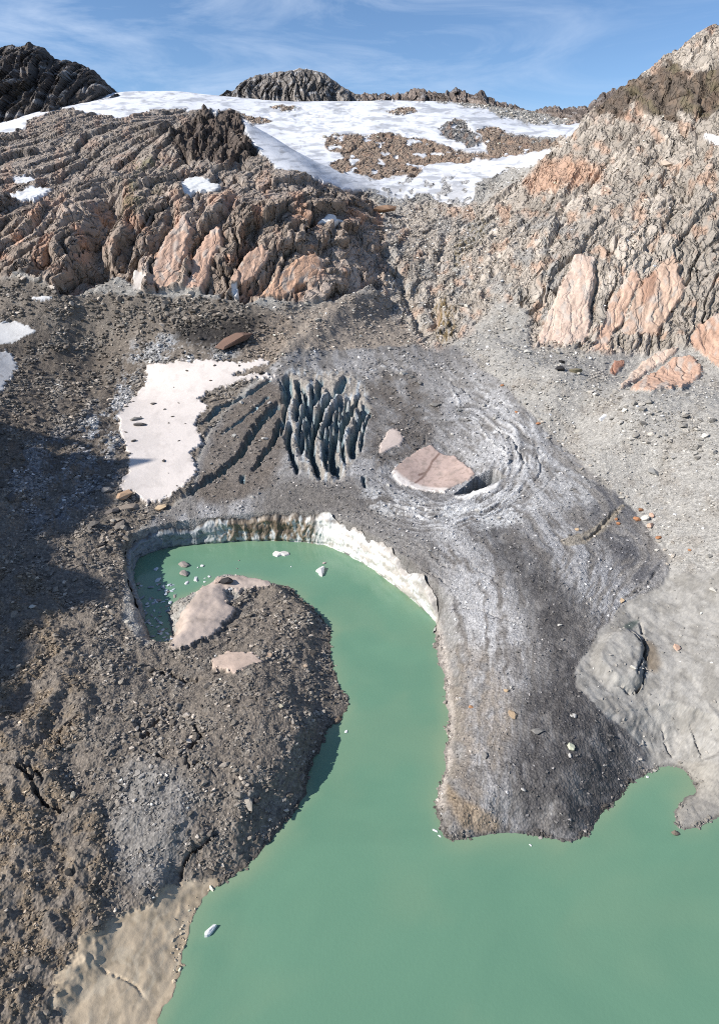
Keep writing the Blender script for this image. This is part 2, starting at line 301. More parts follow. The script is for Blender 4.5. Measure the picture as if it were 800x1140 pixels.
# rugged rock: three sizes of tilted blocks along the ribs
CRK = np.zeros_like(Z); TONE = np.full_like(Z, 0.5)
def rough_rock(w, ang, sizes, seed, stretch=1.35, rib=0.0, joints=()):
    i = crop_rock(w); x = Xg[i]; y = Yg[i]*stretch; ca, sa = math.cos(ang), math.sin(ang)
    sc = np.clip(DP[i]/480.0, 0.55, 3.0)**0.0
    wx = x+16*perlin(x/90, y/90, seed+7)+6*perlin(x/23, y/27, seed)+2*perlin(x/6, y/7, seed+1); wy = y+9*perlin(x/31, y/29, seed+2)
    brk = .55+.85*sst(-.35, .45, perlin(x/42, y/60, seed+8)+.4*perlin(x/15, y/20, seed+9))
    b = wx*ca+wy*sa; a = -wx*sa+wy*ca
    h = 0; cr = 0; tn = 0
    for j, (La, Lb, amp, wt) in enumerate(sizes):
        hh, c, t = blocks(a, b, La, Lb, seed+10+j*7, amp); hh = hh*(1.0 if j == 0 else brk); h = h+hh; cr = np.maximum(cr, c*wt); tn = tn+(t-0.5)*wt
    h = h+2.5*perlin(x/40, y/55, seed+5)+rib*fbm(b/21, a/120, 2, seed+6, .5, True)
    for q_, (lb, la, dp, wd, dr) in enumerate(joints):       # long open joints
        bb, aa = b+dr*a, a-dr*b; jn = np.abs(perlin(bb/lb, aa/la, seed+60+q_)); on = sst(-.25, .15, perlin(bb/(lb*2.3), aa/(la*.5), seed+70+q_))
        h = h-dp*(1-sst(0, wd, jn))*on
    dN[i] += (h*w[i]).astype(F32); CRK[i] = np.maximum(CRK[i], cr*w[i]); TONE[i] = np.where(w[i] > .4, 0.5+0.5*tn, TONE[i])
wL = m_rockL*(1-snow_main)*(.6+.4*sst(170, 225, V))
rough_rock(wL, math.radians(-14), [(110,26,12,1.0),(38,12,3.4,.7),(12,5,1.1,.4),(4,2,.5,.2)], 100, rib=1.0, joints=[(17,150,10,.09,0),(8,80,4.0,.10,.08),(24,46,5,.05,-.9)])
rough_rock(np.clip(m_rockM*0.6, 0, 1)*(1-m_rockL), math.radians(-8), [(26,14,5.5,.8),(10,6,2.8,.8),(4,2.5,1.2,.6)], 200)
m_out = msk([(648,132),(672,108),(690,94),(735,72),(752,78),(772,84),(830,66),(830,132),(800,124),(786,130),(760,122),(756,136),(742,140),(730,122),(702,119),(690,128),(668,122)], 3, 2.4, ymax=900, fray=2.0)
wR = m_rockR*(1-m_rockM*.7)*(1-m_rockL)*(1-.75*m_out)
rough_rock(wR, math.radians(-20), [(80,26,6.0,1.0),(26,10,2.6,.7),(9,4,.9,.4),(3.4,1.9,.4,.2)], 300, rib=.8, joints=[(20,120,5,.07,0),(9,60,1.8,.09,.15),(26,40,2.6,.05,-1.0)])
rough_rock(np.clip(m_isl+m_top*(1-snow_main)*.7, 0, 1)*(1-m_rockL)*(1-m_rockR), 0.3, [(34,24,4.5,.8),(10,8,1.8,.7)], 400)
# gullies in the left cliff
for g, wpx, dep in [([(132,203),(114,235),(101,262),(104,292),(122,312)],13,24),([(36,306),(44,290),(62,282)],9,14),([(150,240),(140,270),(132,300)],7,12),([(196,226),(180,258),(160,292),(150,320)],5,8),([(236,214),(215,250),(204,290),(196,324)],4,7),
  ([(268,208),(250,236),(236,276),(228,322)],4,6),([(330,262),(312,286),(296,312),(284,328)],5,8),([(300,232),(282,256),(262,290),(256,316)],4,7),([(378,232),(372,262),(350,282)],5,7),
  ([(70,326),(80,300),(96,288)],6,8),([(425,262),(440,300),(462,350),(474,378)],5,6),([(500,248),(488,290),(482,340),(486,370)],5,4),([(662,288),(660,330),(652,372),(646,392)],4,5),([(712,300),(694,338),(676,372)],3,3)]:
    d, t, sg = ln(g, 40, 1.0); dN -= .8*dep*np.exp(-(d/wpx)**2)*taper(t, .2, .2)
# dark knob and peak on the right stand proud and broken
m_knob = msk([(192,152),(212,131),(238,118),(262,122),(276,148),(288,170),(240,177),(200,170)], 2, ymax=900)
i = crop_rock(np.maximum(m_knob, m_out)); h_, c_, t_ = blocks(Yg[i]*1.5, Xg[i]+.3*Yg[i], 34, 14, 77, 10); h_ = h_-5*(1-sst(0, .1, np.abs(perlin((Xg[i]+.3*Yg[i])/16, Yg[i]/60, 78)))); dN[i] += h_*np.maximum(m_knob, m_out)[i]; CRK[i] = np.maximum(CRK[i], c_*.8*np.maximum(m_knob, m_out)[i])
# smooth slabs
slab_id = np.zeros(Z.shape, np.int16)
m_slab = np.zeros_like(Z)
for j, (poly, colr, th, lab) in enumerate(SLABS):
    m = msk(poly, 1.2, 1.0, smooth=False, fray=.7); dN[...] = dN*(1-0.9*m)+m*(th*.8+0.5*perlin(Xg/9, Yg/15, 500+j)-0.35*sst(.25, .5, np.abs(perlin(Xg/5+Yg/40, Yg/60, 520+j)))); m_slab = np.maximum(m_slab, m)
    slab_id[m > 0.5] = j+1
dN = (.3*blur(dN, 1)+.7*dN).astype(F32)
# snow blankets
patch_id = np.zeros(Z.shape, np.int16); m_patch = np.zeros_like(Z)
for j, (nm, poly, colr, th, lab) in enumerate(PATCH):
    m = msk(poly, 1.0, {8: .5, 9: .5, 13: .1}.get(j, 1.0), fray={0: 1.3, 2: 1.6, 10: .9, 11: 1.2, 13: 0}.get(j, .6), smooth=(j not in (8,)), ymax=585 if j == 13 else 9999)
    m[dlake < 0.4] = 0
    dZ[...] = dZ*(1-0.9*m)+m*th; dN[...] = dN*(1-.92*m); m_patch = np.maximum(m_patch, m); patch_id[m > 0.5] = j+1
snow_w = np.maximum(snow_main, m_patch)
for j, hh in ((10, 1.8), (11, .6)): dZ += hh*msk(PATCH[j][1], 13, .5, smooth=False)*(m_patch > .1)*(1+.12*perlin(Xg/4, Yg/5, 530+j)+.05*perlin(Xg/1.6, Yg/2, 540+j))*sst(.3, 4, dlake)
dZ += snow_main*(1.5*perlin(Xg/60, Yg/90, 41)+0.5*perlin(Xg/17, Yg/22, 42)-dZ*0.92); dN *= 1-.95*snow_main
cz = msk([(285,128),(330,118),(385,120),(405,132),(380,140),(330,138)], 4, 1, 700)+0.8*msk([(415,150),(440,140),(480,148),(440,156)], 4, 1, 700)
dZ += cz*snow_main*2.2*fbm(Xg/34+1.2*perlin(Xg/40, Yg/40, 44), Yg/15, 3, 43, .5)
# debris: hummocks, gravel banks, gullied silt
w_deb = np.clip(1-np.maximum.reduce([m_rockL, m_rockM*.6, m_rockR, snow_w, m_slab, m_top]), 0, 1)
gl = m_gl*w_deb; mor = m_mor*w_deb*(1-m_silt)
near_f = np.clip(DP/250.0, 0.6, 2.2); f_wp = perlin(Xg/6, Yg/6, 77)
shore_f = sst(0.3, 6.0, dlake)
hum = fbm(Xg/11, Yg/13, 5, 51, 0.52)
hum2 = fbm(Xg/3.2, Yg/3.6, 3, 57, 0.55, ridged=True)
up_s = .45+.55*sst(400, 520, V)
dZ += mor*(1.5*hum+0.34*hum2*(.5+.5*up_s))*near_f*shore_f*up_s
lowleft = msk([(-200,640),(30,640),(80,720),(100,800),(60,860),(110,900),(120,1000),(70,1120),(-200,1200)], 14)
dZ += lowleft*w_deb*(2.2*fbm(Xg/11, Yg/11, 4, 59, .5, True)*0.5+0.5)*shore_f
scr = np.clip(w_deb-m_gl-m_mor, 0, 1)
dZ += scr*(0.7*fbm(Xg/14, Yg/16, 5, 71, .5)+0.22*fbm(Xg/3, Yg/3, 2, 73))*near_f*shore_f
dZ += m_bed*w_deb*(0.28*fbm(Xg/12, Yg/15, 4, 74, .5)+.12*fbm(Xg/1.8+Yg/6, Yg/4, 2, 75)-.26*sst(745, 800, V)*np.clip(fbm(Xg/3.4+1.2*f_wp, Yg/11, 3, 76, .55, True)-.2, 0, 2))*shore_f
dZ += 2.6*msk([(662,735),(672,715),(694,705),(710,716),(715,735),(713,757),(704,768),(686,764),(670,752)], 7, .6)
dZ += m_silt*(0.10*fbm(Xg/5, Yg/7, 3, 81, .5, True))*sst(0.2, 4, dlake)
dZ *= sst(-0.5, 1.5, dlake)*0.85+0.15
d, t, sg = ln([(424,322),(400,342),(362,366),(322,396),(300,412)], 70, 1.5); dZ += 6.5*np.exp(-(d/17)**2)*taper(t, .1, .35)*(1-m_rockL)   # debris cone below the gully
# headland steep bank
d, t, sg = ln([(338,772),(346,800),(350,830),(346,856),(334,884)], 40); Z -= 3.2*sst(14, -2, -(-d*sg))*0
# glacier: flow streaks, ring faults, crevasses
gx, gy = (U-492)/92.0, (V-512)/62.0                          # ring system round the collapse
ang = np.arctan2(gy, gx); rad = np.sqrt(gx*gx+gy*gy)+0.05*perlin(U/30, V/22, 91)+0.07*np.sin(ang*2+.6)
ring_w = np.exp(-((rad-0.95)/0.36)**2)*m_gl*sst(395, 420, V)
ringn = perlin(rad*15+.5*perlin(U/18, V/14, 96), ang*1.6, 92)+0.7*perlin(rad*34, ang*2.6, 93)
ring_w = ring_w*(.25+.75*sst(-.75, .25, gx+.35*gy))*(.45+.55*sst(-.4, .4, perlin(U/24, V/18, 98)))
dZ += m_gl*w_deb*ring_w*.8*ringn
dZ -= m_gl*(5.5*np.exp(-(rad/0.62)**2))
ln1 = 1-sst(0, .16, np.abs(perlin(rad*8+.35*perlin(U/15, V/12, 115), ang*1.1+3, 116))); ln2 = 1-sst(0, .14, np.abs(perlin(rad*12+.35*perlin(U/11, V/9, 117), ang*1.4+9, 118)))
lmask = ring_w*sst(-.2, .35, perlin(U/15, V/12, 119)); dZ -= m_gl*lmask*(.8*ln1)
dL_, tL, _ = ln([(330,560),(400,572),(450,610),(490,680),(500,760),(495,850),(490,940)], 400, .6)
dR_, tR, _ = ln([(520,395),(565,430),(620,490),(700,560),(742,622),(690,690),(680,800),(722,860)], 400, .6)
fs = dL_/(dL_+dR_+1e-3); f_w = perlin(U/16, V/16, 90)
flow = perlin(fs*30+1.6*perlin(U/40, V/40, 94), V/45, 95)+0.7*perlin(fs*71+.8*f_w, V/26, 97)
dZ += m_gl*w_deb*(1-ring_w)*(0.13*flow*sst(.2, .5, fs)*(1-.6*sst(600, 720, V))+0.42*hum+0.14*hum2)*shore_f
ARC = [([(497,422),(515,432),(526,448)],1.3,1.6,0),([(500,424),(505,442),(511,456)],1.6,-.9,1),([(512,465),(535,475),(548,487),(553,500)],1.7,-1.0,1),([(528,464),(558,479),(578,502),(582,520),(570,536)],1.6,1.4,0),([(524,462),(556,476),(574,500),(578,520)],1.8,-.8,1),
 ([(400,410),(430,407),(468,404)],1.6,.8,0),([(402,414),(430,411),(470,408)],1.8,-.7,1),([(404,424),(430,416),(462,413)],1.4,.9,0),([(594,498),(602,520),(592,542)],1.2,.9,0),([(545,490),(560,498),(566,512),(556,520)],1.8,-1.0,1),([(560,560),(600,545),(620,520)],1.2,.6,0),([(410,556),(450,562),(500,566),(560,560)],1.8,-.6,1),
 ([(400,566),(460,574),(520,576)],1.3,.8,0),([(480,470),(470,490),(462,498)],1.2,.9,0),([(600,440),(640,490),(690,540)],1.2,.6,0),([(560,420),(600,470),(650,530),(700,590)],1.4,.6,0),([(548,430),(590,490),(640,560)],1.3,.5,0),([(500,600),(540,640),(580,660)],1.0,.5,0),([(440,590),(500,630),(560,640)],1.0,.5,0)]
m_arcw = np.zeros_like(Z)
for p, wpx, dep, wh in ARC:
    d, t, sg = ln(p, 14, 1.3); ww = wpx*.8*np.clip(.7+1.2*perlin(U/6, V/6, 113)+.5*perlin(U/2.5, V/2.5, 114), .0, 1.6)+.05; c = (1-sst(.3, 1.2, d/ww))*taper(t, .4, .4); dZ -= c*dep
    if wh: m_arcw = np.maximum(m_arcw, c)
CV = [([(304,420),(280,437),(252,451),(232,465),(214,476)],2.2,3.5),([(314,446),(297,462),(281,482),(270,502),(255,517),(235,532),(214,545),(198,556)],4.6,7),([(311,464),(306,490),(293,507),(279,525)],3.2,6),([(318,418),(321,436),(318,452)],4.5,8),
 ([(323,468),(321,490),(327,510),(330,530)],2.4,7),([(341,445),(345,462),(337,482),(335,508)],3.0,9),([(372,432),(357,452),(350,472),(347,497),(352,520),(360,536)],3.6,11),([(382,442),(367,460),(360,474),(357,494)],2.4,7),
 ([(398,447),(384,462),(374,480),(369,500),(373,520),(381,532)],4.6,12),([(409,450),(398,472),(392,492),(396,512)],3.4,8),([(361,420),(352,440),(344,452)],3.2,7),([(388,420),(378,432),(366,444)],2.6,5),([(331,424),(333,444),(329,470)],2.4,6),
 ([(336,428),(340,446),(334,470),(331,498)],1.6,6),([(349,428),(346,446)],1.6,5),([(364,440),(352,462),(343,484),(341,512)],1.7,6),([(390,440),(376,458),(364,484),(362,510),(366,528)],1.8,7),([(402,436),(392,456),(382,476),(380,500),(386,520)],1.8,6),([(326,440),(316,462),(313,488)],1.6,5),([(412,458),(404,480),(402,505)],1.6,4),([(300,440),(284,456),(262,472),(240,488)],1.2,2.2),([(405,528),(406,545)],1.2,3),([(270,528),(272,540)],1.6,3)]
m_cv = np.zeros_like(Z); crkn = perlin(U/7, V/7, 111)+.6*perlin(U/3, V/3, 112)
for p, wpx, dep in CV:
    ser = CV.index((p, wpx, dep)) >= 3
    d, t, sg = ln(p, 24, .6); ww = wpx*np.clip(1.0+.55*crkn, .4, 1.7)*(1.55 if ser else 1.0)
    c = (np.clip(1-d/ww, 0, 1)**.75 if ser else 1-sst(.45, 1.0, d/ww))*taper(t, .1, .3); dZ -= c*dep; m_cv = np.maximum(m_cv, sst(.1, .6, c))
m_ser = msk([(318,418),(350,414),(392,416),(408,440),(404,480),(392,515),(378,534),(352,536),(334,512),(318,478)], 4, .5)
i = crop_rock(m_ser); dZ[i] += m_ser[i]*(1.6*np.abs(perlin(Xg[i]/6.5, Yg[i]/26, 99))+0.9*hum[i]+.25*hum2[i]-0.6)
hole = msk([(508,544),(517,535),(532,523),(549,519),(562,529),(541,538),(520,543)], 1.0, .3, smooth=False); dZ -= hole*11.0
for p, wpx, dep in [([(242,924),(232,936),(219,946),(206,960),(200,982)],2.6,4.5),([(-10,848),(14,856),(34,868),(47,894),(66,904),(90,907)],3.6,3.2),([(20,852),(40,862),(52,880)],4,2),([(64,818),(78,808),(94,800)],2,2.5),([(66,820),(68,840)],2.2,2.5),
   ([(158,836),(172,840),(190,846)],2.4,2.5),([(205,836),(212,855),(222,850),(246,868)],2.0,2.2),([(168,742),(190,752),(206,756),(232,755)],3.0,2.6),([(152,800),(160,818),(172,806),(188,788)],3,2.5),([(212,800),(222,822),(206,838)],3,2.4),
   ([(655,664),(700,668),(710,682),(716,712),(714,735),(704,770)][2:],1.4,2.0),([(698,706),(712,716),(717,735),(714,760),(704,772),(690,766),(680,764)],1.6,2.5),([(697,706),(704,716),(710,722)],1.4,2),
   ([(462,690),(510,676),(560,688),(600,702)],0.9,.7),([(640,604),(660,594),(680,574),(690,562)],2.2,1.2),([(480,668),(488,680),(492,690)],1.0,1.5),([(500,655),(484,640),(440,622)],.8,.8),([(690,668),(714,656),(728,640),(744,612)],1.2,.8),
   ([(370,583),(388,590),(400,600)],1.4,1.5),([(735,800),(742,830),(752,848)],1.5,.8),([(766,795),(776,830),(782,850)],1.8,.9),([(40,588),(62,574),(102,546),(130,508)],1.3,1.6),([(95,1060),(118,1082),(150,1095),(165,1120)],2.2,.25)]:
    d, t, sg = ln(p, 20, .5); ww = wpx*np.clip(.75+1.1*crkn, .15, 1.7); c = (1-sst(.3, 1.1, d/ww))*taper(t, .35, .35); dZ -= c*dep*sst(.3, 3, dlake); m_cv = np.maximum(m_cv, -c)
GX_ = np.gradient(Z, axis=1)/np.gradient(Xg, axis=1); GY_ = (np.gradient(Z, axis=0)-GX_*np.gradient(Xg, axis=0))/np.gradient(Yg, axis=0)
NB = np.stack([-GX_, -GY_, np.ones_like(Z)], -1); NB /= np.linalg.norm(NB, axis=-1, keepdims=True)
Z = (Z+dZ).astype(F32)
Z = np.where(dlake > 0.1, np.maximum(Z, 0.04), Z)

# ------------------------------------------------------------------ colour of the ground, with one patch of painted shade
def mixc(a, b, m):
    m = np.broadcast_to(np.asarray(m, F32), a.shape[:-1]).ravel(); i = np.nonzero(m > .003)[0]; f = a.reshape(-1, 3)
    bb = b.reshape(-1, 3)[i] if np.ndim(b) > 1 else np.asarray(b, F32)
    f[i] += (bb-f[i])*m[i, None]; return f.reshape(a.shape)
f1n = fbm(Xg/9, Yg/9, 4, 601, .55); f2n = perlin(U/3.0, V/3.0, 602); f3n = fbm(U/26, V/22, 4, 603, .55); f4n = perlin(U/1.7, V/1.7, 604)
spk = f2n*.6+f4n*.7
CL = np.zeros(Z.shape+(3,), F32)+C(168,164,157)
CL = mixc(CL, C(148,141,132), sst(0, .7, f3n)*.6)
CL = mixc(CL, C(146,142,135), m_bed*sst(-.3, .5, f3n)*.9)
# left moraine tones
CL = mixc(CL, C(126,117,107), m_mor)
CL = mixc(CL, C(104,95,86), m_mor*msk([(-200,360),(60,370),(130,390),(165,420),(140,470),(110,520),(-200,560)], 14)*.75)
CL = mixc(CL, C(140,133,124), m_mor*sst(-.1, .6, f3n)*.7)
CL = mixc(CL, C(130,114,94), lowleft*m_mor*sst(-.4, .4, f3n+.5*f1n)*.85)
CL = mixc(CL, C(140,137,133), msk([(130,860),(180,850),(215,880),(200,960),(165,1000),(130,960)], 14)*.75)
CL = mixc(CL, C(186,188,190), m_mor*msk([(150,380),(240,372),(275,390),(240,402),(165,405),(140,470),(135,500),(100,500),(90,470),(130,430)], 6, 1.5)*sst(-.4, .3, f3n+spk*.7)*.7)
CL = mixc(CL, C(140,146,156), m_mor*msk([(40,490),(110,480),(140,520),(100,570),(40,590),(10,540)], 10)*sst(-.2, .4, f3n+spk*.6)*.45)
CL = mixc(CL, C(46,43,42), m_mor*msk([(195,368),(225,358),(262,350),(300,358),(306,376),(276,394),(235,386),(205,380)], 9)*.9)  # soft shadow above the snow patch, painted into the debris colour
CL = mixc(CL, C(146,133,120), msk([(300,350),(380,335),(430,345),(470,385),(390,395),(320,410),(290,420),(270,400)], 10)*.8)
# silt flat
CL = mixc(CL, C(192,174,148), m_silt); CL = mixc(CL, C(164,148,124), m_silt*sst(.0, .5, f3n)*.7)
CL = mixc(CL, C(206,192,168), m_silt*sst(.1, .5, perlin(Xg/1.6+2*f1n, Yg/5, 620))*.5)
# glacier
g = m_gl*w_deb
CL = mixc(CL, C(130,126,122), g)
CL = mixc(CL, C(162,160,159), g*sst(-.35, .45, flow+.35*f3n)*sst(0.02, .2, fs)*(1-.5*sst(.35, .8, fs)))
strn = perlin(fs*16+.7*f_w, V/70, 121)+.6*perlin(fs*40+f_w, V/38, 122)+.35*f3n
CL = mixc(CL, C(178,177,177), g*msk([(500,590),(560,590),(590,650),(575,740),(540,760),(505,700)], 34)*sst(-.7, .4, strn+.25*spk)*.8)
CL = mixc(CL, C(104,99,95), g*sst(.1, .6, -strn)*sst(540, 600, V)*.6)
CL = mixc(CL, C(72,69,68), g*msk([(500,556),(545,562),(605,620),(645,680),(662,740),(692,800),(705,860),(690,925),(600,938),(560,880),(575,790),(600,730),(572,662),(530,602)], 26, 2)*sst(-.95, .2, .5*strn+.6*f3n+.3*spk)*.9)
CL = mixc(CL, C(172,171,171), g*msk([(590,560),(640,588),(692,640),(702,682),(680,692),(640,655),(600,604)], 12, 2)*sst(-.5, .3, flow+.3*strn)*.75)
CL = mixc(CL, C(80,80,84), g*msk([(560,430),(640,500),(720,570),(740,630),(700,650),(660,580),(600,500)], 9)*sst(-.4, .5, flow)*.8)
CL = mixc(CL, C(140,128,114), g*msk([(490,740),(540,730),(570,800),(540,880),(530,930),(488,925)], 14)*sst(-.5, .4, f3n)*.6)
CL = mixc(CL, C(178,177,176), g*msk([(500,415),(545,430),(600,480),(640,520),(660,560),(600,570),(560,560),(585,510),(560,460),(510,440)], 12, 2)*sst(-.45, .35, flow+.5*f3n)*.75)
CL = mixc(CL, C(178,178,180), g*np.exp(-((rad-.8)/.5)**2)*sst(-.5, .5, f3n+.5*spk+.4*ringn)*(.35+.65*sst(-.6, .6, gx))*.6)
CL = mixc(CL, C(146,126,100), g*msk([(494,872),(510,888),(545,905),(555,922),(530,928),(505,905)], 5)*.7)
CL = mixc(CL, C(108,98,88), g*msk([(215,545),(250,460),(310,420),(320,480),(300,540),(250,560)], 8)*.85)
CL = mixc(CL, C(98,90,82), g*msk([(410,430),(450,415),(490,440),(480,490),(440,510),(412,520)], 8)*sst(-.6, .2, f3n+spk*.5)*.85)
CL = mixc(CL, C(104,98,92), g*msk([(300,540),(360,530),(430,545),(450,580),(380,570),(300,572)], 8)*.6)
ringc = sst(-.1, .55, ringn)
CL = mixc(CL, C(214,213,212), g*ring_w*ringc*(.35+.65*sst(-.6, 1.1, gx+gy*.6))*.95); CL = mixc(CL, C(92,92,94), g*ring_w*(1-sst(-.75, -.15, ringn))*.75); CL = mixc(CL, C(216,216,216), g*lmask*ln2*.7); CL = mixc(CL, C(196,195,194), g*np.exp(-((gx-.55)**2+(gy+.1)**2)/.12)*sst(-.5, .3, f3n+.4*spk)*.6)
CL = mixc(CL, C(205,205,204), g*msk([(405,545),(440,548),(500,560),(545,552),(600,560),(560,585),(480,575),(420,568)], 8)*sst(-.3, .3, f3n+.6*spk)*.75)
CL = mixc(CL, C(160,152,142), m_ser*.9); CL = mixc(CL, C(176,184,190), m_ser*sst(.1, .6, perlin(U/5, V/14, 641)+.3*f3n)*.7); CL = mixc(CL, C(218,228,234), m_ser*sst(.42, .8, perlin(U/4, V/12, 640))*.6)
CL = mixc(CL, C(108,134,142), np.clip(m_cv, 0, 1)*.9)
CL = mixc(CL, C(220,220,220), m_arcw*g*.6); CL = mixc(CL, C(84,94,100), hole)
CL = mixc(CL, C(150,140,124), msk([(625,600),(655,590),(680,572),(690,562),(692,568),(672,590),(650,604),(630,608)], 1.5)*.8)
CL = mixc(CL, C(70,84,80), msk([(690,702),(698,694),(712,690),(706,700),(696,706)], 2)*.8)
CL = mixc(CL, C(120,104,84), m_bed*msk([(715,712),(730,722),(734,745),(724,750),(716,735)], 4)*.7)
CL = mixc(CL, C(160,154,144), msk([(752,850),(780,850),(830,850),(830,930),(760,935),(748,905)], 3)*(dlake > 0)*.8)
# rock
tone = np.clip(TONE, 0, 1)
rl = mixc(np.zeros_like(CL)+C(160,144,130), C(198,180,165), sst(.3, .8, tone)); rl = mixc(rl, C(126,112,101), sst(.1, .7, f3n)*.6); rl = mixc(rl, C(202,160,134), sst(.1, .55, perlin(U/19, V/21, 651))*.75)
rl = mixc(rl, C(152,142,132), (1-sst(180, 250, V))*.6); rl = mixc(rl, C(186,176,166), sst(.15, .6, perlin(U/11, V/5, 655)+.4*spk)*(1-sst(180, 240, V))*.6)
CL = mixc(CL, rl, m_rockL)
CL = mixc(CL, C(112,110,74), m_rockL*msk([(130,200),(165,170),(195,178),(170,215),(140,240)], 8)*sst(0, .5, f3n+spk*.5)*.6)
rr = mixc(np.zeros_like(CL)+C(172,162,150), C(204,192,178), sst(.35, .8, tone)); rr = mixc(rr, C(196,164,141), sst(.15, .55, perlin(U/19, V/19, 661)+.4*perlin(U/7, V/9, 662))*.75); rr = mixc(rr, C(150,140,128), sst(.2, .7, f3n)*.5)
CL = mixc(CL, rr, np.maximum(m_rockR, m_rockM*.85)*(1-m_rockL))
CL = mixc(CL, C(168,164,158), np.clip(m_rockR+m_rockM, 0, 1)*(1-m_rockL)*sst(.1, .45, perlin(U/30, V/24, 664)+.5*perlin(U/9, V/9, 665))*sst(215, 260, V)*(1-sst(620, 680, U))*.85)
CL = mixc(CL, C(204,162,134), msk([(585,200),(612,178),(660,180),(668,198),(630,210),(596,215)], 6, 2)*.7)
CL = mixc(CL, C(170,128,104), msk([(672,122),(712,122),(716,134),(690,138),(664,132)], 6, 3, fray=1.5)*sst(-.3, .4, f3n+.5*spk)*.6)
CL = mixc(CL, C(122,100,52), msk([(482,340),(500,330),(508,350),(504,378),(484,378)], 3, 1.5)*sst(-.2, .3, perlin(U/3, V/9, 667))*.85); CL = mixc(CL, C(122,106,60), msk([(505,270),(540,240),(545,252),(520,285),(505,300)], 4, 1.5)*sst(0, .4, spk)*.7)
CL = mixc(CL, C(96,84,76), m_knob*.9); CL = mixc(CL, C(88,75,64), m_out*.85); CL = mixc(CL, C(124,116,84), m_out*sst(.2, .6, f3n)*.4); CL = mixc(CL, C(140,120,102), m_out*sst(.1, .5, perlin(U/7, V/9, 668))*.6)
CL = mixc(CL, C(152,132,114), np.clip(m_isl, 0, 1)*.9*(V < 203)); CL = mixc(CL, C(128,126,124), msk(isl[4], 2))
CL = mixc(CL, C(176,146,124), m_isl*sst(.1, .5, perlin(U/6, V/5, 671))*.6)
for j, (poly, colr, th, lab) in enumerate(SLABS):
    m = (slab_id == j+1)*1.0; CL = mixc(CL, C(*colr), m*.9); CL = mixc(CL, C(*[min(255, c+22) for c in colr]), m*sst(.0, .5, perlin(U/4+V/14, V/22, 680+j))*.6); CL = mixc(CL, C(*[c*.72 for c in colr]), m*sst(.1, .55, perlin(U/5+V/18, V/13, 690+j)+.4*spk)*.6); CL = mixc(CL, C(196,188,178), m*sst(.15, .5, perlin(U/8, V/11, 696+j)+.3*f3n)*.6)
CL = mixc(CL, C(160,116,92), msk([(712,318),(720,306),(728,306),(724,330),(714,340)], 2)*.6)
# stone speckle on loose ground
sp = (0.22+.20*np.clip(m_mor+g, 0, 1))*w_deb*(1-m_silt)*spk
CL *= np.clip(1+sp*1.1, .5, 1.7)[..., None]
# snow
CL = mixc(CL, C(246,247,250,.98), snow_main); CL = mixc(CL, C(184,186,190), snow_main*sst(-.1, .6, fbm(U/26, V/5, 4, 701, .6))*.8); CL = mixc(CL, C(150,146,142), snow_main*sst(.45, .8, fbm(U/11, V/4, 4, 702, .6))*.45)
CL = mixc(CL, C(214,216,220), cz*snow_main*sst(.0, .5, perlin(U/4, V/2.5, 703))*.6)
CL = mixc(CL, C(176,174,172), snow_main*sst(192, 215, V)*(U > 380)*sst(-.2, .5, f3n+spk*.4)*.55)
for j, (nm, poly, colr, th, lab) in enumerate(PATCH):
    m = (patch_id == j+1)*1.0; CL = mixc(CL, C(*colr, .95), m); CL = mixc(CL, C(150,138,126), m*(1-msk(poly, 6, 1.0, smooth=(j != 8), fray=2.0))*sst(-.3, .4, spk+f3n)*.75); CL = mixc(CL, C(*[c*.86 for c in colr]), m*sst(-.1, .6, f3n+.35*spk)*(.6 if j in (8, 9, 10, 11, 2) else .35)); CL = mixc(CL, C(150,138,128), m*sst(.35, .75, fbm(U/13, V/9, 4, 710+j, .6))*(.4 if j in (8, 10, 11, 2) else .12))
m = (patch_id == 9)*1.0; CL = mixc(CL, C(240,232,224), m*sst(8, 3, np.minimum(999, ln([(436,523),(448,532),(474,539),(496,542)], 20, .2)[0]))*.9)
dcr = np.minimum(ln([(466,520),(476,514),(481,505),(489,497)], 12, .3)[0], ln([(481,505),(470,522),(462,530)], 12, .3)[0]); CL = mixc(CL, C(120,92,80), m*(1-sst(.5, 1.6, dcr))*.8); CL = mixc(CL, C(150,132,120), m*sst(.1, .6, fbm(U/7, V/4, 4, 720, .6))*.5)
edge_p = g*sst(2.6, .8, dlake+.5*f2n)*(V > 690)*(V < 900)*(U < 520); CL = mixc(CL, C(186,176,166), np.clip(edge_p, 0, 1)*.85)
# wet rim at the water
CL *= (1-.42*(1-sst(0.15, 1.1, dlake+.3*f2n))*(1-m_silt*.5)*(dlake > -1))[..., None]
CL = np.clip(CL, .004, .93)

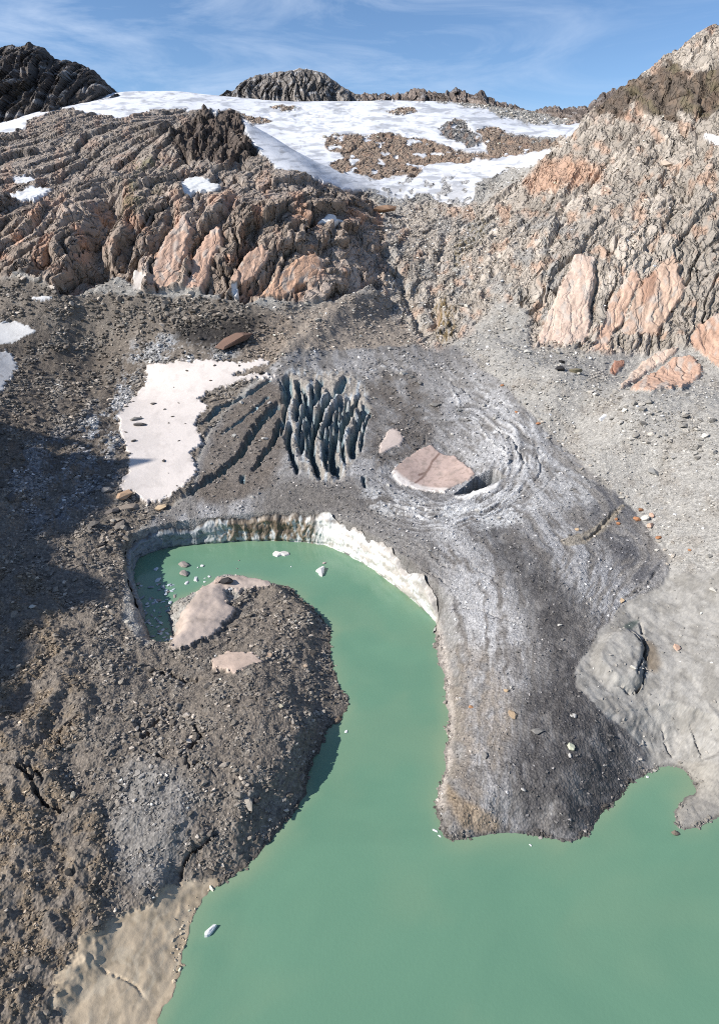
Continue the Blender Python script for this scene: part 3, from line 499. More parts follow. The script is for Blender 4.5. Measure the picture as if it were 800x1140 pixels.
# ------------------------------------------------------------------ materials
def newmat(name):
    m = bpy.data.materials.new(name); m.use_nodes = True; t = m.node_tree; t.nodes.clear()
    o = N(t, 'ShaderNodeOutputMaterial'); b = N(t, 'ShaderNodeBsdfPrincipled'); L(t, b.outputs[0], o.inputs[0]); return m, t, b
def ground_mat(name, rough, scales, bump_d, col_var, spec=0.25, cells=True):
    m, t, b = newmat(name)
    at = N(t, 'ShaderNodeAttribute', attribute_name='Col'); geo = N(t, 'ShaderNodeNewGeometry')
    na = N(t, 'ShaderNodeTexNoise', ins={'Scale': scales[0], 'Detail': 6, 'Roughness': .68}); L(t, geo.outputs['Position'], na.inputs['Vector'])
    vo = N(t, 'ShaderNodeTexVoronoi', ins={'Scale': scales[1]}); L(t, geo.outputs['Position'], vo.inputs['Vector'])
    mr = N(t, 'ShaderNodeMapRange', ins={1: .25, 2: .75, 3: 1-col_var, 4: 1+col_var}); L(t, na.outputs[0], mr.inputs[0])
    sep = N(t, 'ShaderNodeSeparateColor'); L(t, vo.outputs['Color'], sep.inputs[0])
    mr2 = N(t, 'ShaderNodeMapRange', ins={1: 0, 2: 1, 3: 1-col_var*.8, 4: 1+col_var*.8}); L(t, sep.outputs[0], mr2.inputs[0])
    mu = N(t, 'ShaderNodeMath', operation='MULTIPLY'); L(t, mr.outputs[0], mu.inputs[0]); L(t, mr2.outputs[0], mu.inputs[1])
    vm = N(t, 'ShaderNodeVectorMath', operation='SCALE'); L(t, at.outputs['Color'], vm.inputs[0]); L(t, mu.outputs[0], vm.inputs['Scale'])
    L(t, vm.outputs[0], b.inputs['Base Color'])
    ad = N(t, 'ShaderNodeMath', operation='ADD'); L(t, na.outputs[0], ad.inputs[0])
    if cells: L(t, vo.outputs['Distance'], ad.inputs[1])
    else: mr2.inputs[3].default_value = 1; mr2.inputs[4].default_value = 1
    bp = N(t, 'ShaderNodeBump', ins={'Strength': .9, 'Distance': bump_d}); L(t, ad.outputs[0], bp.inputs['Height']); L(t, bp.outputs[0], b.inputs['Normal'])
    b.inputs['Roughness'].default_value = rough; b.inputs['Specular IOR Level'].default_value = spec
    return m
def joints_in(m, rot, sc1, sc2, dist):
    t = m.node_tree; b = next(n_ for n_ in t.nodes if n_.type == 'BSDF_PRINCIPLED'); old = b.inputs['Normal'].links[0].from_node
    geo = N(t, 'ShaderNodeNewGeometry'); nz_ = N(t, 'ShaderNodeTexNoise', ins={'Scale': .06, 'Detail': 4}); L(t, geo.outputs['Position'], nz_.inputs['Vector'])
    va = N(t, 'ShaderNodeVectorMath', operation='MULTIPLY_ADD'); L(t, nz_.outputs['Color'], va.inputs[0]); va.inputs[1].default_value = (14, 22, 22); L(t, geo.outputs['Position'], va.inputs[2])
    prev = None
    for sc_, ds in ((sc1, dist), (sc2, dist*.4)):
        mp_ = N(t, 'ShaderNodeMapping'); mp_.vector_type = 'TEXTURE'; mp_.inputs['Rotation'].default_value = (0, 0, rot); mp_.inputs['Scale'].default_value = sc_; L(t, va.outputs[0], mp_.inputs['Vector'])
        vo_ = N(t, 'ShaderNodeTexVoronoi', feature='DISTANCE_TO_EDGE', ins={'Scale': 1.0}); L(t, mp_.outputs[0], vo_.inputs['Vector'])
        r_ = N(t, 'ShaderNodeMapRange', ins={1: 0, 2: .09, 3: 0, 4: 1}); r_.interpolation_type = 'SMOOTHSTEP'; L(t, vo_.outputs['Distance'], r_.inputs[0])
        vc_ = N(t, 'ShaderNodeTexVoronoi', ins={'Scale': 1.0}); L(t, mp_.outputs[0], vc_.inputs['Vector']); sp_ = N(t, 'ShaderNodeSeparateColor'); L(t, vc_.outputs['Color'], sp_.inputs[0])
        sx_ = N(t, 'ShaderNodeMath', operation='MULTIPLY_ADD', ins={1: .5}); L(t, sp_.outputs[0], sx_.inputs[0]); L(t, r_.outputs[0], sx_.inputs[2])
        bp_ = N(t, 'ShaderNodeBump', ins={'Strength': 1.0, 'Distance': ds}); L(t, sx_.outputs[0], bp_.inputs['Height'])
        if prev: L(t, prev.outputs[0], bp_.inputs['Normal'])
        prev = bp_
    L(t, prev.outputs[0], old.inputs['Normal'])
    return m
M_rock = ground_mat('rock', .85, (.4, .5), 1.1, .22, cells=False); M_cliff = ground_mat('cliff_ice', .5, (.7, 1), .22, .10, .4, cells=False)
M_deb = ground_mat('debris', .9, (.8, 1.7), .26, .30)
M_ice = ground_mat('dirty_ice', .62, (.9, 1.7), .24, .22, .3)
M_silt = ground_mat('silt', .7, (.6, 2.0), .12, .10, .35, cells=False)
joints_in(M_rock, math.radians(-14), (13, 70, 46), (4.8, 22, 15), 2.6)
M_slab = ground_mat('slab_rock', .8, (.4, .5), .7, .2, cells=False); joints_in(M_slab, math.radians(-16), (12, 120, 90), (6, 30, 22), .55)
M_bed = ground_mat('bedrock', .8, (.5, 1.0), .3, .18, cells=False)
M_snow = ground_mat('snow', .55, (.25, .6), .25, .035, .3, cells=False)
def stone_mat(name, tint=False):
    m, t, b = newmat(name)
    if tint: a = N(t, 'ShaderNodeAttribute', attribute_name='tint', attribute_type='INSTANCER').outputs['Color']
    else: a = N(t, 'ShaderNodeObjectInfo').outputs['Color']
    geo = N(t, 'ShaderNodeNewGeometry'); na = N(t, 'ShaderNodeTexNoise', ins={'Scale': 2.2, 'Detail': 5, 'Roughness': .65}); L(t, geo.outputs['Position'], na.inputs['Vector'])
    mr = N(t, 'ShaderNodeMapRange', ins={1: .25, 2: .75, 3: .72, 4: 1.28}); L(t, na.outputs[0], mr.inputs[0])
    vm = N(t, 'ShaderNodeVectorMath', operation='SCALE'); L(t, a, vm.inputs[0]); L(t, mr.outputs[0], vm.inputs['Scale']); L(t, vm.outputs[0], b.inputs['Base Color'])
    bp = N(t, 'ShaderNodeBump', ins={'Strength': .6, 'Distance': .12}); L(t, na.outputs[0], bp.inputs['Height']); L(t, bp.outputs[0], b.inputs['Normal'])
    b.inputs['Roughness'].default_value = .85; b.inputs['Specular IOR Level'].default_value = .25
    return m
M_stone = stone_mat('boulder_stone'); M_rub = stone_mat('rubble_stone', True)

# ------------------------------------------------------------------ cut the sheet into its pieces
fz = lambda a: a[:-1, :-1]
ctr = lambda a: (a[:-1, :-1]+a[1:, :-1]+a[:-1, 1:]+a[1:, 1:])*.25
REG = ['scree','moraine','silt_shore','glacier','bedrock','rock_slope_left','rock_slope_right','snowfield']
reg = np.zeros(Z.shape, np.int16)
reg[m_mor > .5] = 1; reg[m_gl > .5] = 3; reg[m_bed > .5] = 4; reg[(m_silt > .5)] = 2
reg[np.maximum(m_rockR, m_rockM) > .5] = 6; reg[m_top > .5] = 6; reg[m_rockL > .5] = 5; reg[(snow_main > .5)] = 7; reg[(m_isl > .5) & (snow_main < .5)] = 6
reg[(slab_id > 0)] = 100+slab_id[slab_id > 0]; reg[patch_id > 0] = 200+patch_id[patch_id > 0]
rf = fz(reg).copy(); dead = ctr(dlake) < -2.0
rf[dead] = -1
# vertex normals of the whole sheet
P3 = (np.stack([Xg, Yg, Z], -1)+NB*dN[..., None]).astype(F32)
du = np.gradient(P3, axis=1); dv = np.gradient(P3, axis=0); NRM = np.cross(du, dv); NRM /= np.linalg.norm(NRM, axis=-1, keepdims=True)
NRM = NRM.astype(F32)
IDX = np.arange(NR*NC).reshape(NR, NC)
QF = np.stack([IDX[:-1, :-1], IDX[:-1, 1:], IDX[1:, 1:], IDX[1:, :-1]], -1)
def mesh_from(name, verts, quads, mat, cols=None, normals=None, smooth=True):
    me = bpy.data.meshes.new(name); nq = len(quads); k = quads.shape[1]
    me.vertices.add(len(verts)); me.vertices.foreach_set('co', np.ascontiguousarray(verts, F32).ravel())
    me.loops.add(nq*k); me.loops.foreach_set('vertex_index', np.ascontiguousarray(quads, np.int32).ravel())
    me.polygons.add(nq); me.polygons.foreach_set('loop_start', np.arange(0, nq*k, k, dtype=np.int32))
    me.polygons.foreach_set('use_smooth', np.full(nq, smooth, bool)); me.update(calc_edges=True)
    if cols is not None:
        a = me.color_attributes.new('Col', 'FLOAT_COLOR', 'POINT'); a.data.foreach_set('color', np.concatenate([cols, np.ones((len(cols), 1), F32)], 1).astype(F32).ravel())
    if normals is not None: me.normals_split_custom_set_from_vertices(normals)
    me.materials.append(mat)
    o = bpy.data.objects.new(name, me); COL.objects.link(o); return o
def cut(name, sel, mat):
    q = QF[sel]; vi, inv = np.unique(q.ravel(), return_inverse=True)
    flat = name.startswith('rock_slope')
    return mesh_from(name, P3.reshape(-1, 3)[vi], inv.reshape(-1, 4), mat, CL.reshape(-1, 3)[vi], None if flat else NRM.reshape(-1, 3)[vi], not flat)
def tag(o, label, cat=None, group=None, kind=None):
    if label: o['label'] = label
    if cat: o['category'] = cat
    if group: o['group'] = group
    if kind: o['kind'] = kind
    return o
RL = ['grey scree slope of fine gravel to the right of the glacier','dark brown debris-covered moraine on the left','pale beige silt shore at the lower left of the lake','grey dirt-streaked glacier tongue with crevasses and ring faults','smooth grey bedrock between glacier and lake at right','brown fractured rock slope and cliff on the left','pale fractured rock slope on the right','white snowfield under the summit ridge']
RM = [M_deb, M_deb, M_silt, M_ice, M_bed, M_rock, M_rock, M_snow]
PIECE = {}
for i, nm in enumerate(REG):
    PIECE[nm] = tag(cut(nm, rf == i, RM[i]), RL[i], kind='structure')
for j, (poly, c, th, lab) in enumerate(SLABS):
    if (rf == 101+j).sum() > 3: tag(cut('rock_slab', rf == 101+j, M_slab), lab, 'rock slab', 'smooth slabs in the cliffs')
for j, (nm, poly, c, th, lab) in enumerate(PATCH):
    if (rf == 201+j).sum() > 3: tag(cut(nm, rf == 201+j, M_snow), lab, 'snow patch', 'old snow patches')
print('terrain', NR, NC, int((rf >= 0).sum()))

# ------------------------------------------------------------------ lake
m, t, b = newmat('glacier_milk_water')
geo = N(t, 'ShaderNodeNewGeometry'); nz = N(t, 'ShaderNodeTexNoise', ins={'Scale': .028, 'Detail': 5, 'Roughness': .55, 'Distortion': 1.2}); L(t, geo.outputs['Position'], nz.inputs['Vector'])
cr = N(t, 'ShaderNodeValToRGB'); L(t, nz.outputs[0], cr.inputs[0])
cr.color_ramp.elements[0].position = .3; cr.color_ramp.elements[1].position = .72
cr.color_ramp.elements[0].color = (*lin((110,152,126))*.72, 1); cr.color_ramp.elements[1].color = (*lin((118,159,131))*.75, 1)
pa = N(t, 'ShaderNodeAttribute', attribute_name='Col'); pm = N(t, 'ShaderNodeMix', data_type='RGBA'); L(t, pa.outputs['Fac'], pm.inputs[0]); L(t, cr.outputs[0], pm.inputs[6]); pm.inputs[7].default_value = (*lin((136,160,130))*.78, 1)
L(t, pm.outputs[2], b.inputs['Base Color']); b.inputs['Roughness'].default_value = .14; b.inputs['IOR'].default_value = 1.33
nw = N(t, 'ShaderNodeTexNoise', ins={'Scale': 1.4, 'Detail': 3}); L(t, geo.outputs['Position'], nw.inputs['Vector'])
wr = N(t, 'ShaderNodeTexNoise', ins={'Scale': .05, 'Detail': 3, 'Distortion': 1.5}); L(t, geo.outputs['Position'], wr.inputs['Vector']); rr_ = N(t, 'ShaderNodeMapRange', ins={1: .35, 2: .65, 3: .06, 4: .28}); L(t, wr.outputs[0], rr_.inputs[0]); L(t, rr_.outputs[0], b.inputs['Roughness'])
bp = N(t, 'ShaderNodeBump', ins={'Strength': .3, 'Distance': .07}); L(t, nw.outputs[0], bp.inputs['Height']); L(t, bp.outputs[0], b.inputs['Normal'])
M_water = m
gxn = np.linspace(-200, 260, 185); gyn = np.linspace(-40, 235, 111)
gvx, gvy = np.meshgrid(gxn, gyn); vv = np.stack([gvx, gvy, gvx*0], -1).reshape(-1, 3); ii = np.arange(vv.shape[0]).reshape(111, 185)
lx, ly = vv[:, 0].astype(F32), vv[:, 1].astype(F32); ld = -sd_poly(lx+1.5*perlin(lx/9, ly/9, 851), ly, LWs)[0]
plume = np.clip(np.exp(-np.maximum(ld, 0)/1.6)*.8+.35*np.exp(-np.maximum(ld, 0)/7)*sst(-.3, .5, fbm(lx/12, ly/12, 3, 852))+.22*sst(.05, .6, fbm(lx/34+.8*perlin(lx/40, ly/40, 853), ly/26, 4, 854)), 0, 1)   # silt held in the water
lc = mixc(np.zeros((len(lx), 3), F32), np.ones(3, F32), plume)
lake = mesh_from('lake', vv, np.stack([ii[:-1, :-1], ii[:-1, 1:], ii[1:, 1:], ii[1:, :-1]], -1).reshape(-1, 4), M_water, lc)
tag(lake, 'milky turquoise green meltwater lake', kind='structure')

# ------------------------------------------------------------------ ice cliff round the inlet (part of the glacier)
def gz(x, y):
    r = np.interp(y, ys, np.arange(NR)); r0 = np.clip(np.floor(r).astype(int), 0, NR-2)
    c = (x/((0.9*y+62)*0.71)+1)*.5*(NC-1); c0 = np.clip(np.floor(c).astype(int), 0, NC-2); a = r-r0; bb = c-c0
    return Z[r0, c0]*(1-a)*(1-bb)+Z[r0+1, c0]*a*(1-bb)+Z[r0, c0+1]*(1-a)*bb+Z[r0+1, c0+1]*a*bb
i0 = [p for p, _ in LAKE].index((163,700))*3; i1 = [p for p, _ in LAKE].index((483,706))*3
path = LWs[i0:i1+1]; seg = np.linalg.norm(np.diff(path, axis=0), axis=1); cum = np.concatenate([[0], np.cumsum(seg)])
na = 900; nb = 44; sa = np.linspace(0, cum[-1], na)
pxy = np.stack([np.interp(sa, cum, path[:, k]) for k in (0, 1)], 1)
pxy = np.stack([np.convolve(np.pad(pxy[:, k], 6, 'edge'), np.ones(13)/13, 'valid') for k in (0, 1)], 1)
tg = np.gradient(pxy, axis=0); tg /= np.linalg.norm(tg, axis=1, keepdims=True); nrm2 = np.stack([tg[:, 1], -tg[:, 0]], 1)   # towards the lake
test = sd_poly(*(pxy[450]+nrm2[450]*2)[:, None].astype(F32), LWs)[0][0]
if test > 0: nrm2 = -nrm2
inl = pxy-nrm2*2.6
top = np.clip(gz(inl[:, 0], inl[:, 1]), 1.0, 17); top = np.where((path_v := project(pxy[:, 0], pxy[:, 1], 0*sa)[1]) > 690, np.minimum(top, 1.7), top) if True else top; top = np.convolve(np.pad(top, 8, 'edge'), np.ones(17)/17, 'valid')+0.5*perlin(sa/4, sa*0, 811)
pu0 = project(pxy[:, 0], pxy[:, 1], 0*sa)[0]; top = top*(.9+.28*perlin(sa/11, sa*0+3, 812)+.12*perlin(sa/3.5, sa*0, 813))*np.interp(pu0, [140, 200, 240, 300, 400, 460, 490], [.8, .8, .95, 1, 1, .95, .8]); top = np.maximum(top, .8)
tt = np.linspace(0, 1, nb)
A_, T_ = np.meshgrid(sa, tt, indexing='ij')
pu, pv_, _ = project(pxy[:, 0], pxy[:, 1], 0*sa); PU = np.repeat(pu[:, None], nb, 1); PV = np.repeat(pv_[:, None], nb, 1)
zz = -0.8+T_*(top[:, None]+0.8)
fl = fbm(A_/4.6+.4*perlin(A_/9, zz/6, 822), zz/12, 3, 821, .55, True); bl = perlin(A_/5, zz/3.5, 823); fine = fbm(A_/1.2, zz/1.6, 3, 825)
white = sst(352, 362, PU)*(PV < 700)
off = 0.7+(0.45*fl*(1-.7*white)+.5*bl+.18*fine)-1.5*sst(.80, 1.0, T_)-0.7*T_-0.5*np.exp(-((T_-.08)/.05)**2)
off = off*np.clip(top[:, None]/6, .35, 1)
CV3 = np.stack([pxy[:, 0][:, None]+nrm2[:, 0][:, None]*off, pxy[:, 1][:, None]+nrm2[:, 1][:, None]*off, zz], -1)
cc = np.zeros(A_.shape+(3,), F32)+C(206,208,206)
brown = sst(232, 250, PU)*(1-sst(346, 358, PU))*(PV < 640)
strk = perlin(A_/4.2+.5*bl, zz/15, 831)+.55*perlin(A_/1.5, zz/7, 833)+.5*fine+.35*perlin(A_/9, zz/4, 834)
cc = mixc(cc, C(132,112,88), brown*sst(-.6, .2, strk+.6*(T_-.35))*.9); cc = mixc(cc, C(84,70,56), brown*sst(.2, .7, strk+.3*(T_-.3))*.7)
cc = mixc(cc, C(238,236,232), white*.95*(1-.75*sst(435, 465, PU))); cc = mixc(cc, C(176,166,156), white*sst(.0, .6, perlin(A_/9, zz/2.2, 835)+.5*fine+.5*sst(400, 440, PU)+.4*(T_-.6))*.75)
lf = (1-sst(222, 245, PU)); cc = mixc(cc, C(128,136,142), lf*.9); cc = mixc(cc, C(92,92,90), lf*sst(.1, .6, perlin(A_/3, zz/1.2, 837))*.6)  # left stretch faces away from the sun: its shade darkens the ice colour
cc = mixc(cc, C(104,96,88), sst(.86, .97, T_+.06*fine)*.85*(1-.6*white)); cc = mixc(cc, C(150,138,126), sst(.0, .5, perlin(A_/3, zz/3, 839))*(PV > 690)*.8)
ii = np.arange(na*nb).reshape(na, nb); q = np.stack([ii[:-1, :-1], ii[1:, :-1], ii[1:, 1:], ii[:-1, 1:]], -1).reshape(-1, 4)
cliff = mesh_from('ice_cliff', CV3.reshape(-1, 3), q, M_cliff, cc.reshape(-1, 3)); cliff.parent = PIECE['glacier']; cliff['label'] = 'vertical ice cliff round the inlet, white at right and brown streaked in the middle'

# ------------------------------------------------------------------ summit ridges
def ridge(name, label, crest, foot_v, ycrest, yfoot, amp, rib, c1, c2, seed, kind='structure', snowcap=0.0, jag=3.0):
    cr = np.array(crest, float); u0, u1 = cr[0, 0], cr[-1, 0]; nu = int((u1-u0)/1.0)+2; us = np.linspace(u0, u1, nu)
    fd = np.array(foot_v, float)
    vc = np.interp(us, cr[:, 0], cr[:, 1]); vf = np.interp(us, fd[:, 0], fd[:, 1])
    yc = np.interp(us, [u0, u1], ycrest); yf = np.interp(us, [u0, u1], yfoot)
    vc = vc+jag*(perlin(us/9, us*0+seed, seed)*.6+perlin(us/4, us*0+seed, seed+1)*.5+.3*perlin(us/2, us*0, seed+2))
    PC = np.stack([at_y(a, b_, c_) for a, b_, c_ in zip(us, vc, yc)]); PF = np.stack([at_y(a, b_, c_) for a, b_, c_ in zip(us, vf, yf)])
    nf = 90; nbk = 14
    tf = np.linspace(0, 1, nf); G = PF[:, None]*(1-tf)[None, :, None]+PC[:, None]*tf[None, :, None]
    Bk = PC[:, None]+np.linspace(0.05, 1, nbk)[None, :, None]*np.array([0, 320.0, -330.0])
    G = np.concatenate([G, Bk], 1); n2_ = nf+nbk
    x = G[..., 0]; z = G[..., 2]; T = np.concatenate([tf, np.linspace(.95, 0, nbk)])[None].repeat(nu, 0)
    env = np.sin(np.clip(T, 0, 1)*np.pi)**.6*1.0
    xx = x+18*perlin(x/60, z/60, seed+3)
    w = fbm(xx/rib, z/(rib*4), 4, seed+4, .55, True); bh, bc, btn = blocks(z+.3*xx, xx, rib*.9, rib*.35, seed+9, 1.0)
    b2 = blocks(z+.2*xx, xx+.25*z, rib*2.6, rib*.8, seed+11, 1.0)[0]; b3 = blocks(z, xx+.3*z, rib*.5, rib*.22, seed+12, 1.0)[0]
    w = fbm(xx/(rib*3), z/(rib*9), 2, seed+4, .5, True)
    dd = env*(amp*w*.55+amp*.75*b2+amp*.4*bh+amp*.16*b3)
    G[..., 1] -= dd; G[..., 2] += .15*dd
    c = mixc(np.zeros(x.shape+(3,), F32)+C(*c1), C(*c2), sst(.2, .8, btn)); c = mixc(c, C(*[v*.7 for v in c1]), sst(.2, .9, perlin(x/33, z/50, seed+20))*.6)
    if snowcap: 
        sn = sst(.25, .5, perlin(x/22, z/12, seed+30)+.3*perlin(x/8, z/6, seed+31))*snowcap
        c = mixc(c, C(240,242,246), sn)
        if name == 'mountain_peak': c = mixc(c, C(250,250,252), (sst(.955, .985, T)*sst(318, 326, us)[:, None]*(1-sst(350, 358, us))[:, None]))
    ii = np.arange(nu*n2_).reshape(nu, n2_)
    q = np.stack([ii[:-1, :-1], ii[1:, :-1], ii[1:, 1:], ii[:-1, 1:]], -1).reshape(-1, 4)
    o = mesh_from(name, G.reshape(-1, 3), q, M_rock, c.reshape(-1, 3), None, False); return tag(o, label, kind=kind)
ridge('mountain_left', 'dark shaded rocky mountain at the upper left', [(-260,50),(-60,62),(0,55),(10,50),(24,52),(34,48),(50,54),(62,66),(76,67),(92,72),(108,81),(122,95),(140,110)], [(-260,250),(0,172),(30,152),(60,130),(110,112),(140,114)], (1500,1500), (640,1360), 44, 34, (78,71,67),(106,97,90), 900, snowcap=.25)  # rock colour made darker to carry the shade on this face
ridge('mountain_peak', 'grey rocky summit with a small snow cap above the snowfield', [(236,112),(248,104),(262,100),(272,90),(284,84),(300,81),(322,79),(334,76),(350,78),(362,82),(374,92),(388,100),(402,108),(420,116)], [(236,124),(420,128)], (1960,1960), (1740,1740), 40, 30, (116,110,105),(156,148,140), 930, snowcap=.3, jag=2.0)
ridge('mountain_ridge', 'long jagged grey rock ridge behind the snowfield', [(388,112),(400,104),(430,105),(448,104),(460,98),(466,98),(480,103),(500,102),(508,97),(522,105),(536,102),(552,112),(572,117),(590,124),(612,118),(632,120),(652,118),(668,106),(684,98),(700,100),(760,110)], [(388,126),(520,136),(600,156),(760,160)], (2050,1800), (1780,1500), 32, 24, (104,94,88),(146,132,122), 960, snowcap=.15, jag=5.0)
# the mountain left of the frame whose shadow falls on the moraine
SH = [(-20,484),(60,487),(118,497),(176,511),(140,524),(132,545),(104,575),(62,600),(66,628),(140,655),(122,672),(50,690),(28,722),(30,760),(12,812),(-4,850),(-30,900)]
uf, vf2, df = project(P3[..., 0], P3[..., 1], P3[..., 2])
def hit(u, v, rad=6):
    m_ = (np.abs(uf-u) < rad) & (np.abs(vf2-v) < rad) & (dlake > -1)
    k_ = np.nonzero(m_.ravel())[0]
    if not len(k_): return at_z(u, v, 12.0)
    dd = (uf.ravel()[k_]-u)**2+(vf2.ravel()[k_]-v)**2; dep = df.ravel()[k_]
    best = k_[np.argmin(dd+((dep-dep.min()) > 12)*1e4)]
    return P3.reshape(-1, 3)[best].astype(float)
cr_pts = []
for (u, v) in SH:
    p = hit(u, v); xc = -330.0; tdist = (p[0]-xc)/(-SUN[0]); cr_pts.append((p[1]+SUN[1]*tdist, p[2]+SUN[2]*tdist))
cr_pts.sort(); cy = np.array([c[0] for c in cr_pts]); czv = np.array([c[1] for c in cr_pts])
yy = np.arange(40, 520, 2.0); zz_ = np.interp(yy, cy, czv)
zz_ = np.where(yy < cy[0], np.maximum(60, czv[0]-(cy[0]-yy)*.8), zz_); zz_ = np.where(yy > cy[-1], np.maximum(70, czv[-1]-(yy-cy[-1])*1.5), zz_)
zz_ = zz_+2.0*perlin(yy/14, yy*0, 981)+1.2*perlin(yy/5, yy*0, 982)
fx = np.linspace(-250, -330, 26); bx_ = np.linspace(-338, -470, 14); allx = np.concatenate([fx, bx_])
XX, YY = np.meshgrid(allx, yy, indexing='ij')
gb = gz(np.full(yy.shape, -250.0), yy); gb = np.minimum(gb, 60)-6
tf = np.clip((-250-XX)/80, 0, 1); ZZ = gb[None]*(1-tf)+zz_[None]*tf
ZZ = np.where(XX < -330, zz_[None]-(-330-XX)*.9, ZZ)
ZZ = ZZ+np.where((XX < -262) & (XX > -326), 5*fbm(YY/22, XX/16, 3, 985, .5, True), 0)
lim = -0.64*(0.9*YY+50-.44*np.maximum(ZZ-120, 0))
ii = np.arange(XX.size).reshape(XX.shape); q = np.stack([ii[:-1, :-1], ii[1:, :-1], ii[1:, 1:], ii[:-1, 1:]], -1).reshape(-1, 4)
hc = mixc(np.zeros(XX.shape+(3,), F32)+C(130,118,106), C(160,145,130), sst(-.2, .5, perlin(XX/20, YY/20, 986)))
sh = mesh_from('mountain_side', np.stack([XX, YY, ZZ], -1).reshape(-1, 3), q, M_rock, hc.reshape(-1, 3)); tag(sh, 'steep rocky mountainside left of the moraine', kind='structure')

# ------------------------------------------------------------------ stones
def hull_rock(name, seed, npt=16, sx=1.0, sy=.8, sz=.6, mat=None, sub=False):
    r = random.Random(seed); bm = bmesh.new()
    for k_ in range(npt):
        v = Vector((r.gauss(0, 1), r.gauss(0, 1), r.gauss(0, 1))).normalized(); kk = r.uniform(.78, 1.0)
        bm.verts.new((v.x*sx*.5*kk, v.y*sy*.5*kk, v.z*sz*.5*kk))
    bmesh.ops.convex_hull(bm, input=bm.verts)
    for v in [v for v in bm.verts if not v.link_faces]: bm.verts.remove(v)
    bmesh.ops.recalc_face_normals(bm, faces=bm.faces)
    me = bpy.data.meshes.new(name); bm.to_mesh(me); bm.free(); me.materials.append(mat); return me
ROCKS = [hull_rock('boulder', 40+k_, 18, 1.0, random.uniform(.65, .95), random.uniform(.5, .8), M_stone) for k_ in range(12)]
def visible_map():
    cell = 2.0; w_, h_ = 400, 570
    iu = np.floor(uf/cell).astype(int); iv = np.floor(vf2/cell).astype(int)
    ok = (iu >= 0) & (iu < w_) & (iv >= 0) & (iv < h_) & (df > 0)
    buf = np.full(w_*h_, 1e9, F32); kk = (iv*w_+iu)[ok]; np.minimum.at(buf, kk, df[ok].astype(F32))
    vis = np.zeros(Z.shape, bool); vis[ok] = df[ok] < buf[kk]*1.02+2.0
    return vis
VIS = visible_map()
def add_boulder(p, size, colr, label, group, name='boulder', flat=1.0, long=1.0, rz=None, cat='boulder'):
    o = bpy.data.objects.new(name, random.choice(ROCKS)); COL.objects.link(o)
    s_ = size*random.uniform(.9, 1.1); o.scale = (s_*long, s_, s_*flat); o.rotation_euler = (random.uniform(-.25, .25), random.uniform(-.25, .25), random.uniform(0, 6.28) if rz is None else rz)
    o.location = (p[0], p[1], p[2]+s_*flat*.16); o.color = (*[float(c) for c in colr], 1)
    return tag(o, label, cat, group)
GREY, PALE, TAN, ORG, DARK, PINK = C(140,136,130), C(205,200,190), C(190,165,135), C(176,126,92), C(62,60,60), C(206,172,150)
